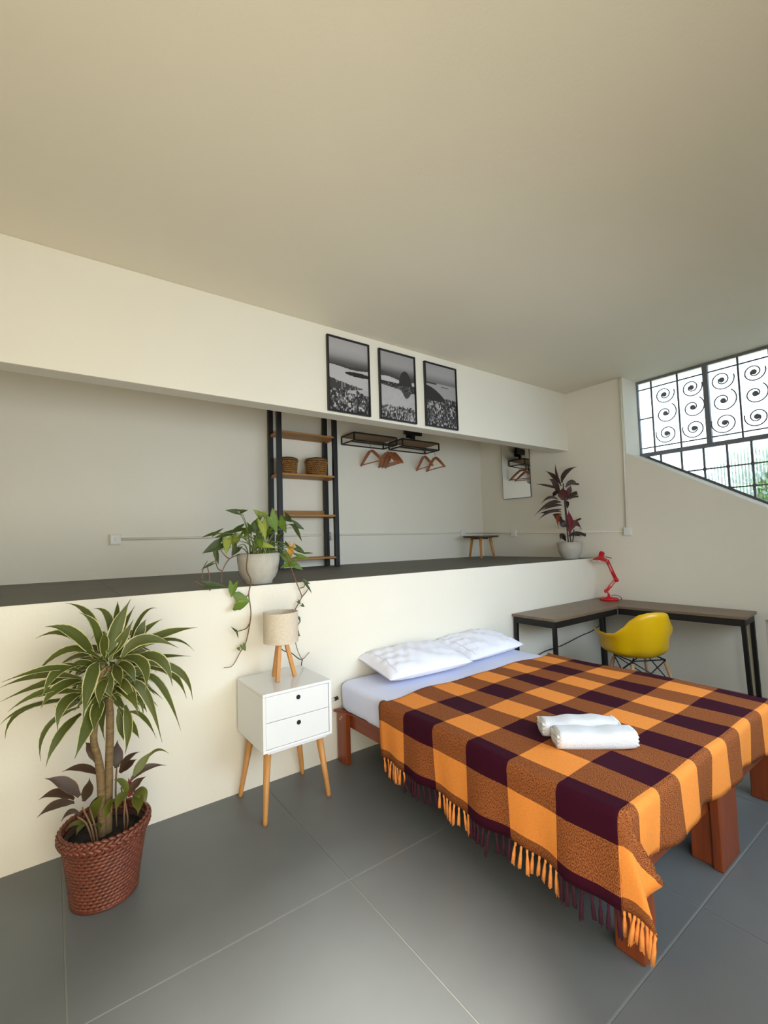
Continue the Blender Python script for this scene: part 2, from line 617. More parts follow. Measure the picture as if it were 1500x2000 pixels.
# wall behind the camera with one opening, cut to shape the sun patch on the floor
mb = MB()
mb.box(XL, -0.40, YK - 0.1, YK, 0, ZC)
mb.box(0.75, XR, YK - 0.1, YK, 0, ZC)
mb.box(-0.40, 0.75, YK - 0.1, YK, 2.3, ZC)
struct(mb.obj('wall_back', 'wall_tan'))

# ------------------------------------------------------------------ window in the right wall
win = struct_root('window_1', (XW, 2.4, 2.3))
XF = XW + 0.02
ZT = 2.335      # transom
cols_up = [2.40, 2.242, 1.980, 1.720, 1.447, 1.205, 0.94, 0.68, 0.42, 0.16, -0.10, -0.38]
cols_lo = [2.39, 2.187, 1.986, 1.783, 1.583, 1.387, 1.19, 0.99, 0.79, 0.59, 0.39, 0.19, -0.01, -0.2, -0.38]
rows_lo = [ZT, 2.096, 1.885, 1.675, 1.465]
YE = -0.38


def wbar(name, y0, z0, y1, z1, wd, m='iron', x=XF):
    MB().bar((x, y0, z0), (x, y1, z1), wd, wd).obj(name, m, win, world=True)


wbar('frame_bar', 2.392, 2.30, 2.392, ZC - 0.012, 0.024, 'window_frame')
wbar('frame_bar', 2.40, ZC - 0.014, YE, ZC - 0.014, 0.026, 'window_frame')
wbar('transom', 2.40, ZT, YE, ZT, 0.042, 'window_frame')
wbar('sill_bar', 2.40, sill(2.40) + 0.012, 0.9, sill(0.9) + 0.012, 0.026, 'iron')
for i, y in enumerate(cols_up[1:-1]):
    thick = i in (2, 6)
    wbar('mullion' if thick else 'glazing_bar', y, ZT, y, ZC - 0.02, 0.045 if thick else 0.014, 'window_frame' if thick else 'iron')
for z in (3.078, 2.412):
    wbar('glazing_bar', 2.39, z, YE, z, 0.012)
wbar('glazing_bar', 2.39, 2.745, 2.242, 2.745, 0.012)
for y in cols_lo[1:]:
    zb = max(sill(y), 1.45)
    if zb < ZT - 0.03:
        wbar('glazing_bar', y, zb, y, ZT, 0.016)
for z in rows_lo[1:]:
    ys0 = 2.392 - (2.335 - z) / 0.583
    wbar('glazing_bar', min(2.39, ys0), z, YE, z, 0.013)
    for y in cols_lo[1:8]:
        if sill(y) < z + 0.03:
            MB().ell((XF - 0.004, y, z), 0.014, 0.02, 0.02, seg=8, rings=5).obj('rosette', 'iron', win, smooth=True, world=True)


def ribbed(y0, y1, z0, z1, name='pane'):
    """a pane of ribbed glass: vertical ribs on the outer face, flat inside"""
    n = max(2, int(round(abs(y1 - y0) / 0.026))) * 6
    mb = MB()
    vs = []
    for k in range(n + 1):
        y = y0 + (y1 - y0) * k / n
        b = 0.0035 * (1 - math.cos(2 * PI * k / 6)) / 2
        for z in (z0, z1):
            vs.append((XF + 0.004, y, z))
            vs.append((XF + 0.008 + b, y, z))
    fs = []
    for k in range(n):
        a, c = k * 4, (k + 1) * 4
        fs += [(a, c, c + 2, a + 2), (a + 1, a + 3, c + 3, c + 1), (a, a + 1, c + 1, c), (a + 2, c + 2, c + 3, a + 3)]
    fs += [(0, 2, 3, 1), (n * 4, n * 4 + 1, n * 4 + 3, n * 4 + 2)]
    mb.add(vs, fs)
    mb.obj(name, 'pane', win, smooth=False, world=True)


zr = [ZT + 0.02, 2.408, 3.074, ZC - 0.03]
for i in range(len(cols_up) - 1):
    for j in range(3):
        if i == 0 and j == 1:
            ribbed(cols_up[1] + .004, cols_up[0] - .006, 2.412, 2.742)
            ribbed(cols_up[1] + .004, cols_up[0] - .006, 2.748, 3.074)
            continue
        ribbed(cols_up[i + 1] + .006, cols_up[i] - .006, zr[j] + .004, zr[j + 1] - .004)
for i in range(len(cols_lo) - 1):
    for j in range(len(rows_lo) - 1):
        if rows_lo[j] < sill(cols_lo[i + 1]) - 0.01:
            continue
        ribbed(cols_lo[i + 1] + .005, cols_lo[i] - .005, rows_lo[j + 1] + .004, rows_lo[j] - .006)


def scroll(y, z, r, turns=1.8, start=0.0, sgn=1):
    pts = []
    n = 40
    for k in range(n + 1):
        t = k / n
        a = start + sgn * turns * 2 * PI * t
        rr = r * (0.14 + 0.86 * t)
        pts.append((XF - 0.008, y + rr * math.cos(a), z + rr * math.sin(a)))
    MB().tube(pts, 0.006, seg=6).obj('scroll', 'scroll_iron', win, smooth=True, world=True)
    MB().ell((XF - 0.008, y, z), 0.010, 0.026, 0.026, seg=10, rings=6).obj('scroll_boss', 'scroll_iron', win, smooth=True, world=True)


for i in range(1, len(cols_up) - 1):
    yc = (cols_up[i] + cols_up[i + 1]) / 2
    hw = (cols_up[i] - cols_up[i + 1]) / 2 - 0.012
    scroll(yc, 2.535, hw * 0.92, start=PI / 2)
    scroll(yc, 2.755, hw * 0.98, turns=1.4, start=-PI / 2, sgn=-1)
    scroll(yc, 2.965, hw * 0.86, start=PI / 2, sgn=-1)


# ------------------------------------------------------------------ garden outside the window
def shrub(name, label, loc, rx, rz, n, seed):
    rnd = random.Random(seed)
    t = thing(name, label, 'shrub', loc)
    MB().tube([(0, 0, 0), (0.03, 0.02, rz * 0.6), (0, 0, rz * 1.1)], [0.05, 0.04, 0.02]).obj('trunk', 'trunk', t, smooth=True)
    mb = MB()
    for k in range(n):
        d = Vector((rnd.gauss(0, 1), rnd.gauss(0, 1), rnd.gauss(0, 1))).normalized() * (0.55 + 0.45 * rnd.random())
        c = Vector((d.x * rx, d.y * rx, rz * 1.25 + d.z * rz))
        a = Vector((rnd.gauss(0, 1), rnd.gauss(0, 1), rnd.gauss(0, 1))).normalized()
        b = a.orthogonal().normalized()
        s = 0.09 + 0.06 * rnd.random()
        mb.add([c - a * s, c + b * s * .45, c + a * s, c - b * s * .45], [(0, 1, 2, 3)])
    o = mb.obj('foliage', 'garden', t)
    o['kind'] = 'stuff'
    return t


shrub('garden_shrub', 'green leafy shrub blurred behind the ribbed glass beside the window wall jamb', (8.2, 3.75, 0), 0.75, 1.12, 1900, 1)
shrub('garden_shrub', 'taller green garden shrub blurred behind the lowest ribbed panes at the picture edge', (8.6, 1.85, 0), 0.95, 1.22, 2300, 2)
struct(MB().box(5.5, 14, -6, 9, -0.2, -0.02).obj('ground', 'yard'))

# ------------------------------------------------------------------ conduits and socket boxes
def conduit(label, pts, r=0.011):
    o = MB().tube(pts, r, seg=8).obj('electrical_conduit', 'conduit', smooth=True)
    return tag(o, label, 'conduit', 'white surface conduits')


def socket_box(label, loc, wall):
    """wall 'y': on the niche wall facing -y, 'x': on the window wall facing -x"""
    t = thing('socket_box', label, 'socket', loc, 'white socket boxes', rz=0 if wall == 'y' else -PI / 2)
    MB().box(-0.042, 0.042, -0.032, -0.001, -0.045, 0.045, bev=0.004).obj('box_body', 'conduit', t)
    f = MB().box(-0.034, 0.034, -0.038, -0.032, -0.036, 0.036, bev=0.002).obj('cover_plate', 'white_lacquer', t)
    MB().box(-0.013, 0.013, -0.042, -0.038, -0.014, 0.014, bev=0.002).obj('socket_insert', 'conduit', f)
    return t


yb = YN - 0.013
conduit('white conduit running along the niche back wall behind the shelving unit', [(0.47, yb, 1.548), (1.6, yb, 1.55), (3.0, yb, 1.545), (4.6, yb, 1.533), (XR - 0.013, yb, 1.522)])
conduit('white conduit running along the window wall beside the maroon plant', [(XR - 0.013, yb - 0.02, 1.522), (XR - 0.013, 3.92, 1.506), (XR - 0.013, 2.44, 1.488)])
conduit('white vertical conduit climbing the window wall to the ceiling by the window jamb', [(XR - 0.013, 2.43, 1.52), (XR - 0.013, 2.41, 2.4), (XR - 0.013, 2.412, ZC - 0.004)], 0.012)
socket_box('white socket box at the far end of the niche conduit, above the variegated plant', (0.44, YN, 1.546), 'y')
socket_box('white socket box on the niche wall between the poles of the shelving unit', (2.56, YN, 1.532), 'y')
socket_box('white socket box on the niche wall above the small wooden stool', (4.62, YN, 1.533), 'y')
socket_box('white socket box on the window wall under the mirror', (XR, 3.92, 1.506), 'x')
socket_box('white switch box on the window wall at the foot of the vertical conduit', (XR, 2.42, 1.488), 'x')
t = thing('wall_plug', 'small white plug with dark pin on the low wall between nightstand and bed', 'plug', (1.50, YW, 0.392))
MB().tube([(0, -0.012, 0), (0.09, -0.012, 0.012)], 0.009, seg=8).obj('plug_cable', 'conduit', t, smooth=True)
MB().tube([(0.075, -0.014, 0.010), (0.10, -0.016, 0.014)], 0.013, seg=8).obj('plug_body', 'cord_dark', t, smooth=True)


# ------------------------------------------------------------------ framed photographs
def city(u, v, n, dens=0.62):
    """roofs and towers: small upright blocks, mostly dark"""
    b = n(math.floor(u * 34) / 34 + 0.5, math.floor(v * 30) / 30 * 0.8, 47)
    c = n(u, v, 55)
    f = n(u, v, 9)
    q = 0.65 * b + 0.35 * c - 0.10 * (f - 0.5)
    return 0.035 + (0.46 if q > dens + 0.08 else 0.22 if q > dens else 0.09 if q > dens - 0.12 else 0.0)


def tone1(u, v, n):
    if v > 0.66 + 0.02 * math.sin(9 * u):
        return 0.30 + 0.10 * smoothstep(0.70, 0.90, v) - 0.20 * smoothstep(0.80, 0.66, v)
    if v > 0.615 + 0.012 * math.sin(6 * u + 1):
        return 0.06 + 0.05 * smoothstep(0.63, 0.68, v)
    if u > 0.40 and abs(v - 0.545) < 0.032 * math.sqrt(max(0, 1 - ((u - 0.74) / 0.34) ** 2)):
        return 0.03
    sky = 0.44 - 0.10 * u + 0.02 * (n(math.floor(u * 22) / 22, 0.3, 40) - 0.5)
    if v > sky:
        return 0.46
    if u > 0.5 and 0.27 < v < 0.33 + 0.02 * math.sin(9 * u) and n(u, v, 14) > 0.35:
        return 0.42
    if v > 0.30:
        return 0.04 + (0.16 if n(math.floor(u * 30) / 30, v * 0.15, 47) > 0.55 else 0.02)
    return city(u, v, n)


def tone2(u, v, n):
    d = abs(u - 0.72) / (0.21 if u > 0.72 else 0.19)
    if d < 1 and v > 0.54 and v < 0.55 + 0.215 * (1 - d ** 2.2) ** 0.75:
        return 0.045
    if v > 0.68 + 0.02 * math.cos(5 * u):
        return 0.10 + 0.24 * smoothstep(0.68, 0.84, v)
    if v > 0.625 - 0.02 * u + 0.015 * math.sin(7 * u):
        return 0.07
    if v > 0.555:
        return 0.50
    lo = 0.50 - 0.06 * u
    if v > lo:
        return 0.035 + (0.10 if n(u, v, 44) > 0.6 else 0)
    if v > 0.20 + 0.03 * (n(math.floor(u * 20) / 20, 0.7, 40) - 0.5):
        if u > 0.5 and v > lo - 0.13 * math.exp(-((u - 0.75) / 0.12) ** 2) + 0.03 * n(u, v, 30):
            return 0.07
        return 0.40 + 0.05 * n(u, v, 12)
    return city(u, v, n, 0.56)


def tone3(u, v, n):
    if v > 0.70:
        return 0.17 + 0.18 * smoothstep(0.70, 0.86, v)
    if u < 0.35 and v > 0.675:
        return 0.06
    hill = 0.645 - 0.05 * u - 0.42 * u * u if u < 0.62 else -1
    if v < hill and v > 0.40:
        return 0.04
    if v > 0.455 - 0.02 * math.sin(6 * u):
        if abs(v - 0.655) < 0.009 and 0.5 < u < 0.75:
            return 0.08
        return 0.33
    if u < 0.4 and 0.28 < v < 0.36 and n(u, v, 16) > 0.42:
        return 0.36
    return city(u, v, n)


def value_noise(seed):
    rnd = random.Random(seed)
    tab = [[rnd.random() for _ in range(64)] for _ in range(64)]

    def n(u, v, s):
        x, y = u * s, v * s * 1.5
        i, j = int(x), int(y)
        fx, fy = x - i, y - j
        g = lambda a, b: tab[a % 64][b % 64]
        return (g(i, j) * (1 - fx) + g(i + 1, j) * fx) * (1 - fy) + (g(i, j + 1) * (1 - fx) + g(i + 1, j + 1) * fx) * fy
    return n


def poster(label, x0, x1, z0, z1, tone, seed):
    y1 = YB
    t = thing('framed_photograph', label, 'picture', (x0, y1, z0), 'three framed photographs on the beam')
    W, H = x1 - x0, z1 - z0
    b, dp = 0.014, 0.022
    mb = MB()
    mb.box(0, W, -dp, 0, 0, b); mb.box(0, W, -dp, 0, H - b, H)
    mb.box(0, b, -dp, 0, b, H - b); mb.box(W - b, W, -dp, 0, b, H - b)
    mb.obj('picture_frame', 'frame_black', t)
    nu, nv = 104, 156
    n = value_noise(seed)
    mb = MB()
    mb.grid(nu, nv, lambda i, j: (b + (W - 2 * b) * i / (nu - 1), -0.012, b + (H - 2 * b) * j / (nv - 1)))
    o = mb.obj('photo_print', 'print', t)
    at = o.data.attributes.new('tone', 'FLOAT_COLOR', 'POINT')
    flat = []
    for j in range(nv):
        for i in range(nu):
            g = tone(i / (nu - 1), j / (nv - 1), n)
            flat += [g, g * 0.96, g * 0.97, 1.0]
    at.data.foreach_set('color', flat)
    MB().box(b, W - b, -0.008, -0.001, b, H - b).obj('backing_board', 'frame_black', t)


poster('black framed photograph of a bay with islands and city towers, first of the row', 1.735, 2.137, 2.498, 3.110, tone1, 1)
poster('black framed photograph of a rounded peak above a bay, middle of the row', 2.236, 2.639, 2.500, 3.111, tone2, 2)
poster('black framed photograph of a hillside above the sea and rooftops, last before the window', 2.750, 3.160, 2.503, 3.108, tone3, 3)

# ------------------------------------------------------------------ shelving unit in the niche
SX0, SX1, SYF, SYB = 1.82, 2.455, 4.215, 4.43
t = thing('shelving_unit', 'tall open shelving unit with black poles and pine shelves in the niche', 'shelf', ((SX0 + SX1) / 2, 4.33, zp(2.1)))
for x in (SX0, SX1):
    for y in (SYF, SYB):
        MB().box(x - 0.024, x + 0.024, y - 0.024, y + 0.024, zp(x), ZC - 0.002, bev=0.006).obj('pole', 'black', t, world=True)
for z in (1.295, 1.735, 2.150, 2.575, 2.93):
    s = MB().box(SX0 - 0.006, SX1 + 0.006, SYF - 0.022, SYB + 0.024, z, z + 0.020, bev=0.003).obj('shelf_board', 'shelf_wood', t, world=True)
    if z == 1.735:
        MB().box(SX0 + 0.024, SX1 - 0.024, SYB - 0.004, SYB + 0.010, z + 0.020, z + 0.075).obj('shelf_backboard', 'shelf_wood', s, world=True)
    for x in (SX0, SX1):
        MB().box(x - 0.012, x + 0.012, SYF, SYB, z - 0.012, z, bev=0.002).obj('shelf_bracket', 'hanger_wood', s, world=True)


def basket(label, loc, r, h):
    t = thing('lidded_basket', label, 'basket', loc, 'woven baskets on the shelving unit')
    MB().lathe([(r * .86, 0.0), (r * .93, h * .4), (r * .98, h * .78)], 24).obj('basket_core', 'basket_dark', t, smooth=True)
    mb = MB()
    rows, n = 7, 26
    for j in range(rows):
        for k in range(n):
            a = 2 * PI * (k + 0.5 * (j % 2)) / n
            rr = r * (0.88 + 0.11 * j / rows) + 0.002
            m = Matrix.Rotation(a, 3, 'Z')
            mb.ell((rr * math.cos(a), rr * math.sin(a), h * .78 * (j + 0.5) / rows), 0.007, r * PI / n * 1.1, h * .05, m, seg=6, rings=4)
    o = mb.obj('weave', 'basket', t, smooth=True)
    o['kind'] = 'stuff'
    l = MB().lathe([(r * 1.05, h * .76), (r * 1.08, h * .82), (r * .98, h * .92), (r * .5, h * .99), (0.004, h)], 28).obj('lid', 'basket', t, smooth=True)
    mb = MB()
    for rr, z in ((1.07, .80), (1.0, .91), (.78, .955), (.52, .988), (.28, 1.0)):
        pts = [(r * rr * math.cos(a * PI / 12), r * rr * math.sin(a * PI / 12), h * z) for a in range(25)]
        mb.tube(pts, 0.006, seg=6)
    mb.obj('lid_coil', 'basket_dark', l, smooth=True)


basket('small lidded seagrass basket on the shelf, nearer the low end of the niche', (1.955, 4.315, 2.170), 0.098, 0.175)
basket('round lidded seagrass basket with domed lid on the shelf, beside the first basket', (2.285, 4.315, 2.170), 0.112, 0.195)


# ------------------------------------------------------------------ wall racks and hangers
def wall_rack(label, x0, x1):
    t = thing('wall_rack', label, 'rack', ((x0 + x1) / 2, YN, 2.60), 'wooden wall racks with black steel rails')
    yf, yk = 4.20, YN - 0.01
    zt, zl = 2.672, 2.588
    w_ = 0.013
    for y in (yf, yk):
        mb = MB()
        mb.bar((x0, y, zl), (x1, y, zl), w_)
        mb.bar((x0, y, zl), (x0, y, zt), w_); mb.bar((x1, y, zl), (x1, y, zt), w_)
        mb.bar((x0, y, zt), (x1, y, zt), w_)
        mb.obj('rail_frame', 'black', t, world=True)
    for x in (x0, x1):
        mb = MB()
        mb.bar((x, yf, zt), (x, yk, zt), w_); mb.bar((x, yf, zl), (x, yk, zl), w_)
        mb.obj('end_bracket', 'black', t, world=True)
    MB().bar((x0, 4.27, zl), (x1, 4.27, zl), 0.014).obj('hanging_rail', 'black', t, world=True)
    MB().box(x0 + 0.005, x1 - 0.005, yf + 0.005, yk - 0.005, zt - 0.008, zt + 0.014, bev=0.002).obj('plank', 'rack_wood', t, world=True)


wall_rack('wood and black steel wall rack with hangers, beside the shelving unit', 2.700, 3.295)
wall_rack('wood and black steel wall rack with hangers, nearer the mirror', 3.385, 3.975)
t = thing('wall_bracket', 'black T-shaped metal bracket on the niche wall above the racks', 'bracket', (3.72, YN, 2.72))
MB().box(-0.14, 0.14, -0.10, -0.06, 0.075, 0.17, bev=0.004).obj('cross_plate', 'black', t)
MB().box(-0.03, 0.03, -0.09, -0.06, -0.04, 0.08, bev=0.003).obj('bracket_stem', 'black', t)
MB().box(-0.05, 0.05, -0.06, -0.0, 0.05, 0.15, bev=0.003).obj('wall_plate', 'black', t)


def hanger(label, x, yc, rz):
    t = thing('coat_hanger', label, 'hanger', (x, yc, 2.49), 'wooden coat hangers on the wall racks', rz=rz)
    hook = [(0, 0.012 * math.cos(a) + 0.012 - 0.012, 0.082 + 0.018 * math.sin(a)) for a in [PI * (1.15 - 1.35 * k / 10) for k in range(11)]]
    hook = [(0, 0.018 * math.cos(PI * (1.1 - 1.4 * k / 12)), 0.090 + 0.018 * math.sin(PI * (1.1 - 1.4 * k / 12))) for k in range(13)] + [(0, 0, 0.055), (0, 0, 0.0)]
    MB().tube(hook, 0.0025, seg=6).obj('hook', 'metal', t, smooth=True)
    for s in (-1, 1):
        mb = MB()
        pts = spline([(0, 0, 0.004), (0, s * 0.035, 0.0), (0, s * 0.11, -0.055), (0, s * 0.205, -0.135)], 5)
        n = len(pts)
        mb.tube(pts, [0.012 + 0.006 * math.sin(PI * i / (n - 1)) for i in range(n)], seg=8)
        mb.obj('shoulder', 'hanger_wood', t, smooth=True)
    MB().tube([(0, -0.195, -0.128), (0, 0.195, -0.128)], 0.0065, seg=8).obj('trouser_bar', 'hanger_wood', t, smooth=True)


hanger('single wooden coat hanger on the first rack, apart from the bunch', 2.965, 4.262, R(2))
hanger('wooden coat hanger at the front of the bunch under the first rack', 3.195, 4.262, R(-7))
hanger('wooden coat hanger in the middle of the bunch under the first rack', 3.243, 4.262, R(-7))
hanger('wooden coat hanger at the back of the bunch under the first rack', 3.291, 4.262, R(-7))
hanger('wooden coat hanger on the second rack, nearer the bunch', 3.775, 4.262, R(-12))
hanger('wooden coat hanger on the second rack, nearest the mirror', 3.962, 4.262, R(-9))

# ------------------------------------------------------------------ mirror on the window wall inside the niche
t = thing('wall_mirror', 'frameless rectangular mirror on the window wall inside the niche', 'mirror', (XR - 0.021, 3.835, 1.97), rz=R(5.2))
MB().box(-0.012, -0.002, -0.213, 0.213, 0.0, 1.02, bev=0.0).obj('backing', 'iron', t)
MB().box(-0.0135, -0.0122, -0.207, 0.207, 0.006, 1.014).obj('mirror_glass', 'mirror', t)

# ------------------------------------------------------------------ stool
sx, sy = 4.60, 4.12
t = thing('low_stool', 'low round stool with dark top and splayed wooden legs on the platform', 'stool', (sx, sy, zp(sx)))
MB().lathe([(0.10, 0.262), (0.215, 0.266), (0.232, 0.276), (0.232, 0.288), (0.225, 0.292), (0.01, 0.292)], 36).obj('seat', 'stool_top', t, smooth=False)
for a in (R(100), R(220), R(340)):
    c, s = math.cos(a), math.sin(a)
    MB().tube([(0.135 * c, 0.135 * s, 0.266), (0.185 * c, 0.185 * s, 0.0)], [0.021, 0.014], seg=12).obj('leg', 'oak', t, smooth=True)
MB().box(-0.12, 0.12, -0.02, 0.02, 0.246, 0.264, bev=0.003).obj('cross_brace', 'stool_top', t)

# ------------------------------------------------------------------ bed
bed = thing('bed_frame', 'varnished red-brown wooden double bed frame under the plaid blanket', 'bed', (2.42, 1.80, 0))


def leg_box(x0, x1, y0, y1, z1, plugs=None):
    l = MB().box(x0, x1, y0, y1, 0.0, z1, bev=0.006).obj('leg', 'mahogany', bed, world=True)
    if plugs:
        for (y, z) in plugs:
            MB().tube([(x0 - 0.0015, y, z), (x0 + 0.004, y, z)], 0.007, seg=10).obj('dowel_plug', 'dowel', l, world=True)


leg_box(1.583, 1.625, 2.665, 2.770, 0.336, plugs=[(2.712, 0.302), (2.729, 0.285)])
leg_box(1.648, 1.742, 0.822, 0.926, 0.335)
leg_box(3.150, 3.245, 0.835, 0.935, 0.335)
leg_box(3.185, 3.235, 2.665, 2.770, 0.336)
# middle leg at the foot: two boards set in an L
leg_box(2.352, 2.560, 0.815, 0.855, 0.335)
leg_box(2.370, 2.412, 0.858, 0.945, 0.335)
# head lip, rails
MB().prism([(1.56, 2.776), (1.60, 2.776), (1.655, 2.60), (1.655, 2.10), (1.622, 2.10), (1.615, 2.62)], 'z', 0.326, 0.338).obj('rail_lip', 'mahogany_rail', bed, world=True)
MB().prism([(1.622, 2.72), (1.652, 2.72), (1.690, 0.90), (1.660, 0.90)], 'z', 0.238, 0.327).obj('side_rail', 'mahogany_rail', bed, world=True)
MB().prism([(3.180, 2.72), (3.210, 2.72), (3.220, 0.90), (3.190, 0.90)], 'z', 0.238, 0.327).obj('side_rail', 'mahogany_rail', bed, world=True)
MB().box(1.70, 3.16, 0.86, 0.89, 0.238, 0.336, bev=0.004).obj('foot_rail', 'mahogany', bed, world=True)
MB().box(1.63, 3.18, 2.735, 2.765, 0.238, 0.337, bev=0.004).obj('head_rail', 'mahogany', bed, world=True)
for k in range(11):
    y = 0.98 + 0.165 * k
    MB().box(1.66, 3.18, y, y + 0.07, 0.318, 0.334).obj('slat', 'mahogany', bed, world=True)

# mattress with fitted sheet
mx0, mx1, my0, my1, mz0, mz1 = 1.606, 3.196, 0.852, 2.778, 0.3385, 0.518


def rounded_slab(x0, x1, y0, y1, z0, z1, r, nx, ny, wob, seed):
    """closed slab with rounded edges, a few drawn-in creases on its sides"""
    rnd = random.Random(seed)
    ph = [rnd.uniform(0, 6.28) for _ in range(8)]
    mb = MB()
    # outline points around
    out = []
    def edge(a, b, n):
        for k in range(n):
            out.append((a[0] + (b[0] - a[0]) * k / n, a[1] + (b[1] - a[1]) * k / n))
    rc = 0.06
    def arc(cx, cy, a0):
        for k in range(7):
            a = a0 + PI / 2 * k / 6
            out.append((cx + rc * math.cos(a), cy + rc * math.sin(a)))
    arc(x0 + rc, y0 + rc, PI); edge((x0 + rc + .03, y0), (x1 - rc, y0), nx)
    arc(x1 - rc, y0 + rc, -PI / 2); edge((x1, y0 + rc + .03), (x1, y1 - rc), ny)
    arc(x1 - rc, y1 - rc, 0); edge((x1 - rc - .03, y1), (x0 + rc, y1), nx)
    arc(x0 + rc, y1 - rc, PI / 2); edge((x0, y1 - rc - .03), (x0, y0 + rc), ny)
    cx, cy = (x0 + x1) / 2, (y0 + y1) / 2
    n = len(out)
    rows = []
    prof = [(0.16, z0, 0), (0.02, z0, 0.3)]
    for k in range(6):
        prof.append((0.0, z0 + 0.012 + (z1 - r - z0 - 0.012) * k / 5, 1 - 0.5 * k / 5))
    for k in range(1, 7):
        a = PI / 2 * k / 6
        prof.append((r * (1 - math.cos(a)), z1 - r + r * math.sin(a), 0.4 * (1 - k / 6)))
    prof += [(0.10, z1 + 0.002, 0)]
    for d, z, wq in prof:
        row = []
        for i, (px, py) in enumerate(out):
            vx, vy = cx - px, cy - py
            ln = math.hypot(vx, vy)
            # inset towards the centre, by axis so that edges stay parallel
            fx = max(-1, min(1, vx / 0.10)); fy = max(-1, min(1, vy / 0.10))
            ax = d if abs(px - cx) > (x1 - x0) / 2 - rc - .001 else d * abs(px - cx) / ((x1 - x0) / 2)
            ay = d if abs(py - cy) > (y1 - y0) / 2 - rc - .001 else d * abs(py - cy) / ((y1 - y0) / 2)
            s = py * 1.0 + px
            wv = wob * wq * (math.sin(s * 23 + ph[0] + (z - z0) * 16) + 0.6 * math.sin(s * 51 + ph[1] + (z - z0) * 25))
            row.append((px + fx * (ax + wv * 0.5), py + fy * (ay + wv * 0.5), z))
        rows.append(row)
    nr = len(rows)
    mb.grid(n, nr, lambda i, j: rows[j][i], closed_u=True)
    mb.f.append(tuple(range(n))[::-1])
    mb.f.append(tuple((nr - 1) * n + k for k in range(n)))
    return mb


mt = rounded_slab(mx0, mx1, my0, my1, mz0, mz1, 0.035, 30, 44, 0.007, 4).obj('mattress', 'sheet', smooth=True)
tag(mt, 'mattress with a pale white fitted sheet lying on the wooden bed frame', 'mattress')

# plaid blanket -----------------------------------------------------------
BX0, BX1 = 1.597, 3.204           # the two long edges of the bed top
BY0, BYF = 2.236, 0.846           # head edge of the blanket, foot edge of the bed
BZ = 0.530
HL = 0.33                         # left overhang
W_TOP = BX1 - BX0
S_TOT = HL + W_TOP + 0.34
T_TOP = BY0 - BYF
T_TOT = 1.624
RB = 0.032


def hang(d):
    """(out, down) of a point d beyond an edge with rounding radius RB"""
    if d <= 0:
        return 0.0, 0.0
    q = RB * PI / 2
    if d < q:
        a = d / RB
        return RB * math.sin(a) * 0.6, RB * (1 - math.cos(a))
    return RB * 0.6, RB + (d - q)


def lerp_tab(tab, x):
    for (a, va), (b, vb) in zip(tab[:-1], tab[1:]):
        if x <= b:
            k = (x - a) / (b - a)
            k = k * k * (3 - 2 * k) * 0.5 + k * 0.5
            return va + (vb - va) * k
    return tab[-1][1]


FOLD = [(0, 0), (0.2, 10), (0.39, 17), (0.55, 10), (0.72, 23), (0.88, 15), (1.0, 0)]


def blanket(s, t):
    ds = HL - s
    dr = s - HL - W_TOP
    dt = t - T_TOP
    x = BX0 + (s - HL)
    y = BY0 - t
    z = BZ + 0.004 * math.sin(5.1 * s + 1.3) * math.sin(4.3 * t + 0.4) + 0.003 * math.sin(11 * s + 7 * t)
    # the head edge is a little slack
    if t < 0.10 and ds < 0 and dr < 0:
        y += 0.012 * math.sin(9 * s + 0.8) * (1 - t / 0.10) - 0.01 * s
        z += 0.006 * (1 - t / 0.10) * math.sin(13 * s)
    if dt <= 0:
        if ds > 0:
            o, dn = hang(ds)
            wv = 0.020 * (ds / HL) ** 1.3 * (math.sin(2 * PI * t / 0.47 + 0.6) + 0.5 * math.sin(2 * PI * t / 0.21))
            fl = 0.03 * (ds / HL) ** 2 * smoothstep(0.9, 1.4, t)
            return (BX0 - o - 0.004 + wv * 0.8 - 0.012 - fl * 0.2, y, z - dn)
        if dr > 0:
            o, dn = hang(dr)
            wv = 0.016 * (dr / 0.34) * math.sin(2 * PI * t / 0.5)
            return (BX1 + o + 0.01 + wv, y, z - dn)
        return (x, y, z)
    if ds <= 0 and dr <= 0:
        o, dn = hang(dt)
        k = dt / 0.234
        wv = 0.016 * k ** 1.3 * (math.sin(2 * PI * s / 0.52 + 2.2) + 0.4 * math.sin(2 * PI * s / 0.23))
        return (x, BYF - o - 0.010 + wv, z - dn * 0.97)
    # corners: the sheet drops in a fan-shaped fold
    e = ds if ds > 0 else dr
    r = math.hypot(e, dt)
    th = math.atan2(dt, e)
    q = 2 * th / PI                       # 0 on the long side, 1 on the foot side
    A = R(lerp_tab(FOLD, q))
    o, dn = hang(r)
    rr0 = max(0.0, r - RB * PI / 2)
    rr = rr0 * (1 - 0.10 * math.sin(PI * min(1.0, q * 1.25)))
    out = o + rr * math.sin(A)
    down = (dn - rr0) + rr * math.cos(A)
    if ds > 0:
        # the near layer hangs in line with the side, the far one is pushed out along the foot
        dirx = -0.06 + 0.62 * smoothstep(0.42, 0.75, q)
        fx = BX0 - o * (1 - q) - 0.016 + 0.012 * q + dirx * rr * math.sin(A) + 0.10 * rr * smoothstep(0.40, 0.60, q) * (1 - smoothstep(0.8, 1.0, q))
        fy = BYF - o * q - 0.010 * q - rr * math.sin(A)
        return (fx, fy, z - down)
    fx = BX1 + o * (1 - q) + 0.01 + 0.25 * rr * math.sin(A)
    fy = BYF - o * q - 0.01 * q - rr * math.sin(A)
    return (fx, fy, z - down)


